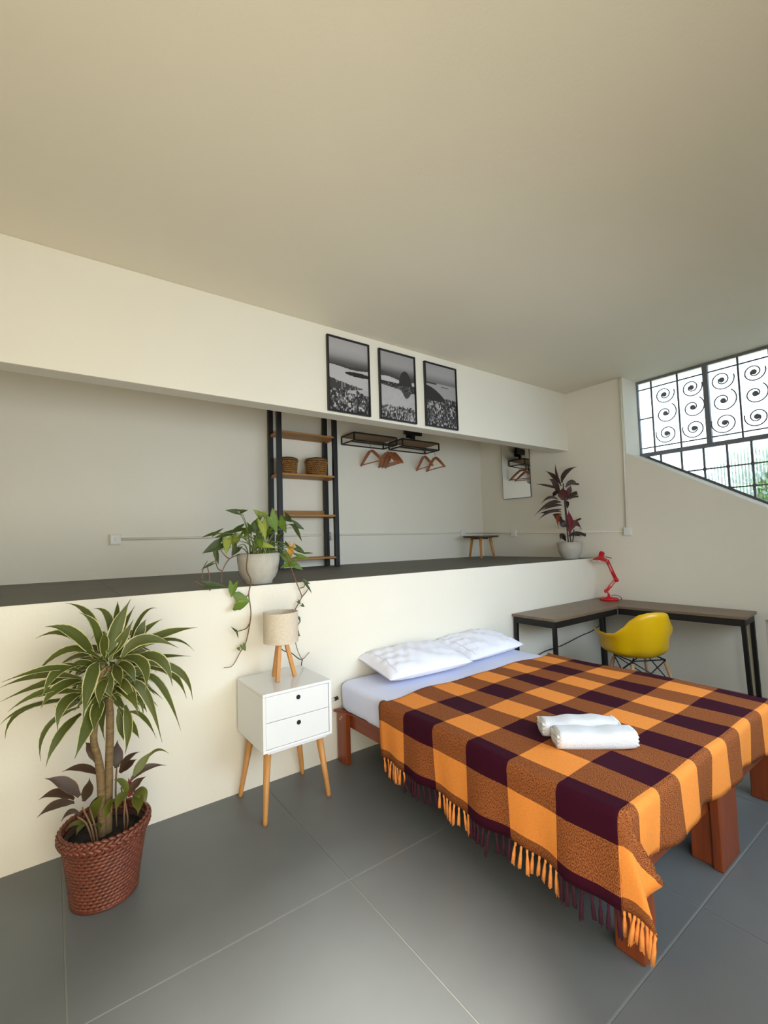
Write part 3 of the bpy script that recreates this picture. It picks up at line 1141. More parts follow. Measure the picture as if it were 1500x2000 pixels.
def dense(a, brk, b, n):
    """parameter values with the sharp bends resolved"""
    vals = set()
    for k in range(n + 1):
        vals.add(round(a + (b - a) * k / n, 4))
    for e in brk:
        for k in range(-3, 9):
            v = e + k * 0.009 * (1)
            if a <= v <= b:
                vals.add(round(v, 4))
    return sorted(vals)


Sv = sorted(set(dense(0, [], S_TOT, 90) + [round(HL - k * 0.008, 4) for k in range(-3, 9)] + [round(HL + W_TOP + k * 0.008, 4) for k in range(-3, 9)]))
Tv = sorted(set(dense(0, [], T_TOT, 66) + [round(T_TOP + k * 0.008, 4) for k in range(-3, 9)]))
bl = MB().grid(len(Sv), len(Tv), lambda i, j: blanket(Sv[i], Tv[j]), lambda i, j: (Sv[i], Tv[j]))
bo = bl.obj('plaid_blanket', 'plaid', smooth=True)
tag(bo, 'orange and burgundy plaid blanket with tassels spread over the bed', 'blanket')
md = bo.modifiers.new('thickness', 'SOLIDIFY')
md.thickness = 0.006
md.offset = -1.0

# tassels on the hem that hangs over the near side
rt = random.Random(21)


def tassel_mesh(i, m):
    mb = MB()
    bx, by = rt.uniform(-0.012, 0.012), rt.uniform(-0.012, 0.012)
    ln = rt.uniform(0.078, 0.100)
    mb.tube([(0, 0, 0.006), (0, 0, -0.014), (bx * .3, by * .3, -0.022), (bx * .6, by * .6, -0.05), (bx, by, -ln)], [0.0035, 0.0055, 0.004, 0.0075, 0.0085], seg=7)
    for k in range(4):
        a = k * PI / 2 + rt.random()
        mb.tube([(bx * .5, by * .5, -0.04), (bx + 0.006 * math.cos(a), by + 0.006 * math.sin(a), -ln - rt.uniform(0.0, 0.012))], [0.004, 0.002], seg=5)
    return mb.mesh('tassel', m, True)


TM = {c: [tassel_mesh(i, c) for i in range(5)] for c in ('tassel_orange', 'tassel_burgundy')}
k = 0
tt = 0.016
while tt < T_TOT:
    c = 'tassel_orange' if int(tt / 0.232) % 2 == 0 else 'tassel_burgundy'
    p = Vector(blanket(0.0, tt))
    o = bpy.data.objects.new('tassel', TM[c][k % 5])
    COL.objects.link(o)
    o.parent = bo
    o.location = p
    o.rotation_euler = (rt.uniform(-.12, .12), rt.uniform(-.1, .1), rt.uniform(0, 6))
    k += 1
    tt += 0.0285 + rt.uniform(-0.003, 0.003)


# pillows -----------------------------------------------------------------
def pillow(label, c, L, D, T, rz, tilt, seed):
    rnd = random.Random(seed)
    ph = [rnd.uniform(0, 6.28) for _ in range(6)]
    n, mdd = 41, 31
    t = thing('pillow', label, 'pillow', c, 'white pillows on the bed', rz=rz)

    def P(i, j, side):
        u, v = -1 + 2 * i / (n - 1), -1 + 2 * j / (mdd - 1)
        e = (1 - abs(u) ** 2.6) * (1 - abs(v) ** 2.2)
        h = T / 2 * max(0.0, e) ** 0.46
        # pulled-in sides, pointed corners
        px = u * L / 2 * (1 - 0.045 * (1 - v * v))
        py = v * D / 2 * (1 - 0.06 * (1 - u * u))
        wr = 0.007 * math.sin(9 * u + 5 * v + ph[0]) * (1 - abs(u)) + 0.006 * math.sin(16 * v + 6 * u + ph[1]) * abs(u) + 0.004 * math.sin(23 * u - 9 * v + ph[2])
        wr *= min(1.0, e * 3)
        z = (h + wr) if side > 0 else -h * 0.75
        z += T * 0.36
        z += tilt * (v + 1) * D / 2
        return (px, py, z)
    mb = MB()
    mb.grid(n, mdd, lambda i, j: P(i, j, 1))
    a = MB().grid(n, mdd, lambda i, j: P(i, j, -1))
    mb.add(a.v, [f[::-1] for f in a.f], a.uv)
    bm_o = mb.obj('pillow_body', 'pillow', t, smooth=True)
    # stitched hem of the pillowcase opening
    fl = MB().tube([(-L / 2 * 0.80, -D / 2 * 0.93 + D * 0.93 * k / 12, P(4, int(round(2 + 26 * k / 12)), 1)[2] + 0.001) for k in range(13)], 0.003, seg=5)
    fl.obj('case_seam', 'pillow', t, smooth=True)
    return t


pillow('white pillow nearer the nightstand, overlapping the other pillow on the bed', (2.120, 2.570, 0.522), 0.71, 0.45, 0.175, R(-4), 0.12, 5)
pillow('white pillow nearer the desk, half tucked behind the first pillow', (2.815, 2.600, 0.524), 0.68, 0.42, 0.15, R(4), 0.15, 8)


# towels ------------------------------------------------------------------
def towel(label, c, rz, L, D, H, seed):
    rnd = random.Random(seed)
    t = thing('folded_towel', label, 'towel', c, 'white towels on the blanket', rz=rz)
    # outer fold: rounded front, open layers at the back
    mb = MB()
    nl = 26
    sec = []
    m = 26
    for k in range(m):
        a = 2 * PI * k / m
        ca, sa = math.cos(a), math.sin(a)
        y = D / 2 * math.copysign(abs(ca) ** 0.55, ca)
        z = H / 2 + H / 2 * math.copysign(abs(sa) ** 0.7, sa)
        sec.append((y, z))

    def P(i, j):
        u = j / (nl - 1)
        y, z = sec[i % m]
        k = 1 - 0.10 * (2 * abs(u - 0.5)) ** 6
        e = 0.004 * math.sin(7 * u + seed) + 0.003 * math.sin(17 * u + 2 * seed)
        return (-L / 2 + L * u + 0.010 * (z / H - .5), y * k, max(0.0, H / 2 + (z - H / 2) * k + (e if z > H / 2 else 0)))
    mb.grid(m, nl, P, closed_u=True)
    mb.f.append(tuple(range(m))[::-1])
    mb.f.append(tuple((nl - 1) * m + q for q in range(m)))
    mb.obj('towel_fold', 'towel', t, smooth=True)
    # layer edges on the two ends
    for e in (-1, 1):
        lay = MB()
        for q in (0.30, 0.52, 0.74):
            pts = [(e * (L / 2 + 0.001), -D / 2 * 0.84 + D * 0.84 * i / 8, H * q + 0.004 * math.sin(i)) for i in range(9)]
            lay.tube(pts, H * 0.085, seg=6)
        lay.obj('layer_edge', 'towel', t, smooth=True)


TR = R(-39)
towel('white folded towel on the plaid blanket, in front of the other towel', (1.965, 1.150, BZ + 0.004), TR, 0.335, 0.125, 0.078, 1)
towel('white folded towel on the plaid blanket, behind the other towel', (2.030, 1.262, BZ + 0.004), TR, 0.345, 0.115, 0.078, 4)

# ------------------------------------------------------------------ nightstand and its lamp
nx0, nx1, ny0, ny1, nz0, nz1 = 0.905, 1.315, 2.36, 2.765, 0.378, 0.683
t = thing('nightstand', 'white glossy two-drawer nightstand on splayed wooden legs by the bed', 'nightstand', (1.11, 2.56, 0))
th = 0.016
mb = MB()
mb.box(nx0, nx1, ny0, ny1, nz1 - th, nz1, bev=0.003); mb.box(nx0, nx1, ny0, ny1, nz0, nz0 + th, bev=0.003)
mb.box(nx0, nx0 + th, ny0, ny1, nz0 + th, nz1 - th, bev=0.001); mb.box(nx1 - th, nx1, ny0, ny1, nz0 + th, nz1 - th, bev=0.001)
mb.box(nx0 + th, nx1 - th, ny1 - 0.01, ny1, nz0 + th, nz1 - th)
mb.obj('cabinet_body', 'white_lacquer', t, world=True)
MB().box(nx0 + 0.03, nx1 - 0.03, ny0 + 0.015, ny1 - 0.02, nz0 - 0.014, nz0, bev=0.002).obj('plinth', 'white_lacquer', t, world=True)
zm = (nz0 + nz1) / 2
for z0, z1 in ((nz0 + th + 0.002, zm - 0.0015), (zm + 0.0015, nz1 - th - 0.002)):
    d = MB().box(nx0 + th + 0.0025, nx1 - th - 0.0025, ny0 + 0.004, ny0 + 0.34, z0, z1, bev=0.0015).obj('drawer', 'white_lacquer', t, world=True)
    cx, cz = (nx0 + nx1) / 2, z1 - 0.036
    MB().tube([(cx, ny0 + 0.0025, cz), (cx, ny0 + 0.012, cz)], 0.0125, seg=20).obj('hole_shade_disc', 'hole', d, world=True)  # solid black disc; the dark inside of the opening is put into its colour
for (tx, ty, bx, by) in ((0.955, 2.43, 0.925, 2.40), (1.265, 2.43, 1.322, 2.43), (0.965, 2.70, 0.915, 2.756), (1.255, 2.70, 1.315, 2.760)):
    MB().tube([(tx, ty, nz0 - 0.012), (bx, by, 0.012), (bx, by, 0.0)], [0.021, 0.0125, 0.011], seg=14).obj('leg', 'oak', t, smooth=True, world=True)

lx, ly = 1.105, 2.575
t = thing('table_lamp', 'small table lamp with linen drum shade and wooden tripod on the nightstand', 'lamp', (lx, ly, nz1))
mb = MB()
n = 40
mb.lathe([(0.098, 0.212), (0.101, 0.213), (0.101, 0.388), (0.098, 0.389), (0.096, 0.385), (0.096, 0.216), (0.098, 0.212)], n, cap=False)
mb.obj('lamp_shade', 'linen', t, smooth=False)
MB().lathe([(0.012, 0.205), (0.045, 0.207), (0.045, 0.222), (0.020, 0.226), (0.016, 0.27), (0.002, 0.272)], 20).obj('lamp_holder', 'oak', t, smooth=True)
for (bx, by) in ((-0.048, -0.052), (0.078, -0.012), (-0.022, 0.062)):
    MB().bar((bx * 0.35, by * 0.35, 0.214), (bx, by, 0.003), 0.021, 0.021).obj('leg', 'oak', t)
MB().tube(spline([(0.0, 0.03, 0.20), (0.03, 0.05, 0.15), (0.10, 0.08, 0.115), (0.17, 0.13, 0.06), (0.215, 0.165, 0.035), (0.222, 0.195, 0.0), (0.20, 0.21, -0.25)], 6), 0.003, seg=6).obj('lamp_cord', 'cord_dark', t, smooth=True)

# ------------------------------------------------------------------ L-shaped desk
DZ = 0.748
t = thing('corner_desk', 'L-shaped corner desk with walnut tops on a black steel frame', 'desk', (4.6, 2.4, 0))
xa, yf = 3.495, 2.335
A_ = [(xa, yf), (4.55, yf - 0.01), (5.035, 2.785), (xa, 2.785)]
B_ = [(4.552, yf - 0.012), (4.640, 1.318), (5.035, 1.352), (5.037, 2.784)]
MB().prism(A_, 'z', DZ - 0.022, DZ).obj('desktop', 'desk_top', t, world=True)
MB().prism(B_, 'z', DZ - 0.022, DZ).obj('desktop', 'desk_top_y', t, world=True)
ap0, ap1 = DZ - 0.082, DZ - 0.024
mb = MB()
mb.bar((xa + 0.03, yf + 0.03, (ap0 + ap1) / 2), (4.55, yf + 0.02, (ap0 + ap1) / 2), 0.028, ap1 - ap0)
mb.bar((xa + 0.03, yf + 0.03, (ap0 + ap1) / 2), (xa + 0.03, 2.765, (ap0 + ap1) / 2), 0.028, ap1 - ap0)
mb.bar((xa + 0.03, 2.765, (ap0 + ap1) / 2), (5.0, 2.765, (ap0 + ap1) / 2), 0.028, ap1 - ap0)
mb.obj('apron', 'black', t, world=True)
mb = MB()
mb.bar((4.575, yf + 0.0, (ap0 + ap1) / 2), (4.665, 1.350, (ap0 + ap1) / 2), 0.028, ap1 - ap0)
mb.bar((4.665, 1.350, (ap0 + ap1) / 2), (5.015, 1.380, (ap0 + ap1) / 2), 0.028, ap1 - ap0)
mb.bar((5.015, 1.38, (ap0 + ap1) / 2), (5.015, 2.75, (ap0 + ap1) / 2), 0.028, ap1 - ap0)
mb.obj('apron', 'black', t, world=True)
for (x, y, x2, y2) in ((xa + 0.03, yf + 0.03, xa + 0.015, yf + 0.02), (xa + 0.03, 2.765, xa + 0.015, 2.765), (4.29, 2.365, 4.31, 2.365), (4.665, 1.350, 4.68, 1.335), (5.015, 1.385, 5.02, 1.375), (5.015, 2.74, 5.02, 2.74)):
    MB().bar((x, y, ap1), (x2, y2, 0.0), 0.030, 0.030).obj('leg', 'black', t, world=True)
o = MB().tube(spline([(4.98, 2.70, 0.70), (4.93, 2.72, 0.49), (4.78, 2.735, 0.42), (4.55, 2.74, 0.395), (4.18, 2.74, 0.35), (3.86, 2.74, 0.335), (3.60, 2.74, 0.24), (3.42, 2.72, 0.02)], 6), 0.0045, seg=6).obj('power_cord', 'cord_dark', smooth=True)
tag(o, 'black power cord sagging from under the desk down behind the bed', 'cord')

# ------------------------------------------------------------------ red desk lamp
az = R(62)
e = Vector((math.cos(az), -math.sin(az), 0))
fwv = Vector((math.sin(az), math.cos(az), 0))
t = thing('desk_lamp', 'red articulated desk lamp with round base on the corner desk', 'lamp', (4.90, 2.60, DZ))


def LP(a, z, b=0.0):
    return e * a + fwv * b + Vector((0, 0, z))


MB().lathe([(0.002, 0.0), (0.092, 0.0), (0.094, 0.016), (0.086, 0.026), (0.03, 0.030), (0.012, 0.045), (0.011, 0.07), (0.002, 0.07)], 36).obj('lamp_base', 'red', t, smooth=True)
J0, J1, J2 = (-0.030, 0.085), (0.078, 0.225), (0.002, 0.432)
arm = MB()
for b in (-0.012, 0.012):
    arm.bar(LP(0.0, 0.065, b), LP(J0[0], J0[1] + 0.02, b), 0.006, 0.016)
arm.ell(LP(J0[0], J0[1] + 0.01), 0.016, 0.016, 0.02)
arm.obj('lower_joint', 'red', t)
for name, a, b in (('lower_arm', J0, J1), ('upper_arm', J1, J2)):
    mb = MB()
    d = Vector((b[0] - a[0], b[1] - a[1])).normalized()
    nrm = Vector((-d.y, d.x))
    for s in (-0.011, 0.011):
        mb.bar(LP(a[0] + nrm.x * s, a[1] + nrm.y * s), LP(b[0] + nrm.x * s, b[1] + nrm.y * s), 0.011, 0.011)
    mb.bar(LP(a[0] * .55 + b[0] * .45 - nrm.x * .02, a[1] * .55 + b[1] * .45 - nrm.y * .02), LP(a[0] * .55 + b[0] * .45 + nrm.x * .02, a[1] * .55 + b[1] * .45 + nrm.y * .02), 0.01, 0.01)
    mb.tube([LP(a[0], a[1]), LP(a[0] * .6 + b[0] * .4, a[1] * .6 + b[1] * .4)], 0.005, seg=8)
    mb.obj(name, 'red', t)
mb = MB()
mb.ell(LP(*J1), 0.024, 0.02, 0.03); mb.ell(LP(J1[0] + .01, J1[1] - .01), 0.02, 0.02, 0.02)
mb.obj('elbow_joint', 'red', t, smooth=True)
hd = Vector((-0.22, 0, -1.0)).normalized()
hdw = (e * hd.x - fwv * 0.30 + Vector((0, 0, hd.z))).normalized()
rot = hdw.to_track_quat('Z', 'Y').to_matrix()
prof = [(0.004, -0.125), (0.020, -0.122), (0.028, -0.110), (0.029, -0.070), (0.034, -0.058), (0.062, -0.036), (0.084, -0.008), (0.088, 0.0)]
hc = LP(-0.066, 0.408)
for nm, m_, dl in (('lamp_head', 'red', 0.0), ('reflector', 'lamp_white', -0.0022)):
    mb = MB()
    pr = prof if dl == 0 else [(max(0.003, r + dl * 1.2), z + 0.004 if k < 5 else z + 0.0005) for k, (r, z) in enumerate(prof)]
    mb.lathe(pr, 32, cap=False)
    mb.v = [hc + rot @ p for p in mb.v]
    mb.obj(nm, m_, t, smooth=True)
mb = MB()
mb.ell((0, 0, -0.028), 0.026, 0.026, 0.034, seg=14, rings=8)
mb.v = [hc + rot @ p for p in mb.v]
mb.obj('bulb', 'lamp_white', t, smooth=True)
MB().tube([hc + rot @ Vector((0, 0, -0.07)), LP(J2[0], J2[1])], 0.009, seg=8).obj('head_joint', 'red', t, smooth=True)
MB().tube([LP(-0.01, 0.47), LP(0.05, 0.452)], 0.004, seg=6).obj('head_knob', 'cord_dark', t, smooth=True)
MB().tube(spline([LP(0.02, 0.05), LP(0.07, 0.052, .03), LP(0.115, 0.03, .05), LP(0.125, 0.006, .06), LP(0.12, 0.003, .09)], 5), 0.003, seg=6).obj('lamp_cord', 'cord_dark', t, smooth=True)

# ------------------------------------------------------------------ yellow armchair
cx, cy = 4.09, 1.945
t = thing('armchair', 'yellow moulded plastic armchair with wooden dowel legs at the desk', 'chair', (cx, cy, 0), rz=R(-31))


HT = [(0, -0.015), (20, -0.010), (31, 0.0), (36, 0.10), (41, 0.18), (50, 0.210), (72, 0.205), (90, 0.200), (108, 0.212), (122, 0.255), (138, 0.325), (152, 0.368), (166, 0.385), (180, 0.39)]
RT = [(0, 0.215), (20, 0.235), (31, 0.285), (36, 0.312), (41, 0.318), (50, 0.306), (72, 0.276), (90, 0.258), (108, 0.246), (122, 0.238), (138, 0.232), (152, 0.230), (166, 0.228), (180, 0.228)]
na, nr = 72, 20


def shell(i, j):
    a = -180 + 360 * i / na
    ab = abs(a)
    q = j / (nr - 1)
    Rr, H = lerp_tab(RT, ab), lerp_tab(HT, ab)
    armw = smoothstep(30, 46, ab) * (1 - smoothstep(112, 140, ab))
    k = 0.84 + 0.10 * armw
    F = q / 0.55 * k if q < 0.55 else k + (1 - k) * math.sin((q - 0.55) / 0.45 * PI / 2)
    F = min(F, 1.0)
    rr = Rr * F + armw * 0.030 * smoothstep(0.80, 1.0, q)
    G = 0 if q < 0.38 else ((q - 0.38) / 0.62) ** 1.55
    z = 0.435 - 0.018 * (1 - min(1, q / 0.5) ** 2) + H * G - armw * 0.012 * smoothstep(0.88, 1.0, q)
    if ab > 100:
        rr += 0.035 * G * smoothstep(110, 170, ab)
    return (rr * math.sin(R(a)), rr * math.cos(R(a)), z)


sh = MB().grid(na, nr, shell, closed_u=True)
so = sh.obj('seat_shell', 'yellow', t, smooth=True)
md = so.modifiers.new('thickness', 'SOLIDIFY'); md.thickness = 0.006; md.offset = 0
tops, bots = {}, {}
for sxn in (-1, 1):
    for syn in (-1, 1):
        tp = Vector((sxn * 0.145, syn * 0.13 - 0.01, 0.385)); bt = Vector((sxn * 0.225, syn * 0.205 - 0.01, 0.0))
        tops[sxn, syn], bots[sxn, syn] = tp, bt
        MB().tube([tp, bt], [0.0155, 0.0115], seg=12).obj('leg', 'beech', t, smooth=True)
fr = MB()
for (a, b) in (((-1, -1), (1, -1)), ((1, -1), (1, 1)), ((1, 1), (-1, 1)), ((-1, 1), (-1, -1))):
    fr.tube([tops[a] + Vector((0, 0, 0.025)), tops[b] + Vector((0, 0, 0.025))], 0.0055, seg=8)
    for p, q in ((a, b), (b, a)):
        fr.tube([tops[p] + Vector((0, 0, 0.02)), tops[q].lerp(bots[q], 0.52)], 0.0045, seg=8)
for a in tops:
    fr.tube([tops[a] + Vector((0, 0, 0.01)), Vector((tops[a].x * 0.8, tops[a].y * 0.8, 0.425))], 0.007, seg=8)
fr.obj('wire_brace', 'black', t, smooth=True)

DRACAENA=[
[(0.210,2.384,0.994),(0.241,2.373,1.124),(0.294,2.350,1.248),0.053,0],[(0.199,2.403,0.993),(0.190,2.334,1.072),(0.188,2.280,1.130),0.037,0],
[(0.217,2.392,1.006),(0.267,2.427,1.106),(0.324,2.450,1.205),0.035,0],[(0.225,2.406,1.017),(0.249,2.455,1.158),(0.257,2.500,1.227),0.027,0],
[(0.232,2.408,1.001),(0.213,2.427,1.166),(0.156,2.450,1.208),0.034,0],[(0.177,2.371,1.032),(0.155,2.324,1.150),(0.095,2.261,1.221),0.035,0],
[(0.178,2.386,1.029),(0.144,2.459,1.178),(0.054,2.508,1.240),0.032,0],[(0.163,2.430,0.994),(0.078,2.353,1.128),(-0.016,2.315,1.171),0.044,0],
[(0.162,2.420,0.996),(0.062,2.395,1.118),(-0.047,2.390,1.117),0.029,0],[(0.180,2.408,0.995),(0.062,2.396,1.053),(-0.053,2.392,0.961),0.033,0],
[(0.112,2.408,0.949),(0.005,2.339,0.998),(-0.147,2.288,0.984),0.029,0],[(0.112,2.401,0.922),(-0.024,2.465,0.949),(-0.165,2.518,0.913),0.026,0],
[(0.125,2.410,0.903),(0.006,2.442,0.920),(-0.161,2.477,0.865),0.032,0],[(0.125,2.415,0.895),(-0.021,2.323,0.913),(-0.124,2.260,0.877),0.023,0],
[(0.124,2.388,0.866),(-0.022,2.416,0.884),(-0.105,2.429,0.848),0.032,0],[(0.120,2.422,0.829),(-0.048,2.317,0.868),(-0.145,2.250,0.839),0.027,0],
[(0.113,2.413,0.826),(-0.076,2.395,0.840),(-0.138,2.391,0.738),0.029,0],[(0.106,2.423,0.976),(0.027,2.334,0.981),(-0.021,2.280,0.904),0.039,0],
[(0.112,2.413,0.912),(0.028,2.345,0.911),(-0.026,2.300,0.855),0.039,0],[(0.113,2.425,0.851),(0.046,2.345,0.839),(0.030,2.300,0.749),0.039,0],
[(0.173,2.394,0.977),(0.136,2.290,0.928),(0.109,2.200,0.804),0.053,0],[(0.182,2.418,0.845),(0.131,2.290,0.758),(0.083,2.200,0.663),0.052,0],
[(0.187,2.397,0.813),(0.163,2.317,0.791),(0.150,2.250,0.725),0.046,0],[(0.114,2.426,0.765),(0.036,2.345,0.719),(-0.007,2.300,0.625),0.033,0],
[(0.108,2.423,0.796),(-0.004,2.427,0.738),(-0.025,2.450,0.599),0.020,0],[(0.261,2.376,0.987),(0.345,2.345,1.061),(0.482,2.300,1.009),0.046,0],
[(0.275,2.378,1.014),(0.357,2.427,1.085),(0.441,2.450,1.127),0.029,0],[(0.302,2.383,1.008),(0.434,2.411,1.061),(0.597,2.420,1.069),0.040,0],
[(0.294,2.428,1.017),(0.354,2.455,1.153),(0.427,2.500,1.176),0.018,0],[(0.284,2.396,0.994),(0.470,2.444,1.026),(0.595,2.480,0.942),0.030,0],
[(0.306,2.408,0.958),(0.434,2.455,0.949),(0.584,2.500,0.915),0.025,0],[(0.250,2.388,0.986),(0.330,2.290,0.969),(0.330,2.200,0.867),0.051,0],
[(0.318,2.400,0.980),(0.415,2.345,0.958),(0.456,2.300,0.838),0.044,0],[(0.317,2.393,0.951),(0.498,2.400,0.884),(0.567,2.400,0.726),0.033,0],
[(0.317,2.391,0.928),(0.472,2.455,0.870),(0.562,2.500,0.709),0.036,0],[(0.333,2.405,0.884),(0.424,2.400,0.828),(0.513,2.400,0.595),0.038,0],
[(0.292,2.405,0.855),(0.356,2.373,0.811),(0.422,2.350,0.582),0.039,0],[(0.241,2.424,0.846),(0.281,2.317,0.849),(0.312,2.250,0.759),0.050,0],
[(0.239,2.411,0.954),(0.242,2.317,0.929),(0.245,2.250,0.894),0.038,0],[(0.247,2.426,0.859),(0.270,2.334,0.876),(0.322,2.280,0.762),0.037,0],
[(0.281,2.421,0.763),(0.288,2.373,0.678),(0.273,2.350,0.573),0.035,0],[(0.255,2.429,0.752),(0.268,2.427,0.667),(0.278,2.450,0.597),0.035,0],
[(0.253,2.410,0.765),(0.311,2.444,0.658),(0.347,2.480,0.579),0.033,0],[(0.289,2.380,0.742),(0.361,2.455,0.680),(0.423,2.500,0.552),0.019,0],
[(0.314,2.422,1.000),(0.340,2.411,1.090),(0.366,2.420,1.140),0.041,0],[(0.214,2.428,0.940),(0.165,2.466,0.957),(0.092,2.520,0.899),0.042,0],
[(0.214,2.424,0.926),(0.300,2.477,0.929),(0.411,2.540,0.864),0.044,0],[(0.200,2.404,0.904),(0.140,2.466,0.872),(0.067,2.520,0.838),0.038,0],
[(0.226,2.413,0.882),(0.315,2.477,0.864),(0.411,2.540,0.765),0.041,0],[(0.198,2.383,0.880),(0.152,2.444,0.816),(0.142,2.480,0.728),0.036,0],
[(0.227,2.420,0.850),(0.257,2.455,0.774),(0.304,2.500,0.720),0.039,0],[(0.212,2.404,0.975),(0.165,2.471,1.031),(0.079,2.530,1.005),0.040,0],
[(0.223,2.387,0.984),(0.314,2.477,1.005),(0.411,2.540,0.962),0.040,0],[(0.216,2.374,1.003),(0.190,2.455,1.090),(0.154,2.500,1.066),0.034,0],
[(0.227,2.421,0.992),(0.285,2.466,1.074),(0.378,2.520,1.045),0.036,0],[(0.189,2.429,0.930),(0.112,2.411,0.985),(0.058,2.420,0.950),0.040,0],
[(0.236,2.375,0.918),(0.335,2.422,0.903),(0.417,2.440,0.813),0.039,0],[(0.188,2.418,0.844),(0.107,2.422,0.875),(0.048,2.440,0.834),0.040,0],
[(0.238,2.395,0.824),(0.323,2.433,0.811),(0.362,2.460,0.679),0.039,0],[(0.210,2.379,0.907),(0.183,2.356,0.875),(0.175,2.320,0.801),0.044,0],
[(0.217,2.388,0.933),(0.210,2.373,0.880),(0.221,2.350,0.825),0.045,0],[(0.213,2.416,0.958),(0.159,2.367,0.949),(0.121,2.340,0.878),0.042,0],
[(0.233,2.422,0.960),(0.288,2.378,0.937),(0.313,2.360,0.861),0.044,0],[(0.216,2.373,0.835),(0.191,2.444,0.748),(0.207,2.480,0.607),0.033,0],
[(0.226,2.407,0.839),(0.326,2.455,0.774),(0.382,2.500,0.686),0.035,0],[(0.203,2.373,0.998),(0.243,2.389,1.055),(0.281,2.380,1.133),0.042,0],
[(0.213,2.413,0.996),(0.261,2.373,1.069),(0.305,2.350,1.156),0.039,0],[(0.236,2.390,0.926),(0.332,2.452,0.951),(0.426,2.495,0.864),0.032,0],
[(0.222,2.423,0.866),(0.324,2.494,0.849),(0.429,2.570,0.739),0.039,0],[(0.185,2.429,0.806),(0.289,2.492,0.798),(0.396,2.567,0.688),0.038,0],
[(0.193,2.400,0.933),(0.294,2.423,0.908),(0.392,2.441,0.812),0.038,0],[(0.195,2.430,0.972),(0.285,2.477,0.986),(0.376,2.541,0.893),0.037,0],
[(0.185,2.389,0.839),(0.104,2.493,0.806),(0.029,2.570,0.729),0.040,0],[(0.185,2.375,0.913),(0.286,2.412,0.881),(0.382,2.421,0.787),0.038,0],
[(0.212,2.406,0.840),(0.198,2.406,0.914),(0.185,2.411,0.863),0.043,0],[(0.237,2.372,0.806),(0.154,2.424,0.870),(0.079,2.444,0.828),0.036,0],
[(0.212,2.382,0.854),(0.144,2.404,0.905),(0.084,2.407,0.860),0.042,0],[(0.214,2.394,0.984),(0.285,2.508,1.047),(0.355,2.597,0.968),0.032,0],
[(0.245,2.407,0.850),(0.332,2.410,0.821),(0.415,2.419,0.727),0.040,0],[(0.199,2.379,0.980),(0.106,2.483,1.002),(0.020,2.550,0.941),0.043,0],
[(0.218,2.373,0.983),(0.227,2.403,1.074),(0.234,2.405,1.025),0.040,0],[(0.182,2.422,0.975),(0.117,2.452,0.980),(0.060,2.495,0.914),0.034,0],
[(0.241,2.389,0.962),(0.327,2.418,1.002),(0.409,2.433,0.927),0.031,0],[(0.184,2.428,0.806),(0.269,2.508,0.814),(0.355,2.596,0.710),0.036,0],
[(0.233,2.424,0.866),(0.234,2.411,0.947),(0.239,2.421,0.892),0.042,0],[(0.223,2.393,0.934),(0.298,2.465,0.963),(0.371,2.518,0.879),0.033,0],
[(0.184,2.398,0.993),(0.258,2.456,0.985),(0.329,2.502,0.894),0.043,0],[(0.228,2.401,0.838),(0.341,2.451,0.832),(0.452,2.492,0.731),0.036,0],
[(0.215,2.409,0.855),(0.155,2.447,0.898),(0.101,2.486,0.841),0.041,0],[(0.199,2.406,0.827),(0.106,2.501,0.838),(0.021,2.583,0.771),0.034,0],
[(0.236,2.404,0.799),(0.150,2.482,0.857),(0.073,2.550,0.802),0.036,0],[(0.236,2.407,0.884),(0.238,2.442,0.960),(0.240,2.476,0.902),0.043,0],
[(0.236,2.426,0.872),(0.181,2.474,0.929),(0.134,2.535,0.868),0.030,0],[(0.190,2.400,0.926),(0.135,2.465,0.956),(0.085,2.518,0.894),0.042,0],
[(0.219,2.396,0.860),(0.292,2.465,0.823),(0.363,2.517,0.720),0.041,0],[(0.227,2.413,0.826),(0.284,2.407,0.864),(0.339,2.412,0.792),0.044,0],
[(0.215,2.384,0.874),(0.153,2.409,0.873),(0.097,2.416,0.815),0.039,0],[(0.211,2.388,0.875),(0.149,2.416,0.899),(0.094,2.430,0.845),0.039,0],
[(0.211,2.429,0.795),(0.144,2.403,0.835),(0.088,2.406,0.785),0.028,0],[(0.235,2.401,0.979),(0.152,2.503,1.021),(0.075,2.587,0.959),0.042,0],
[(0.225,2.403,0.829),(0.214,2.461,0.911),(0.204,2.510,0.853),0.030,0]]
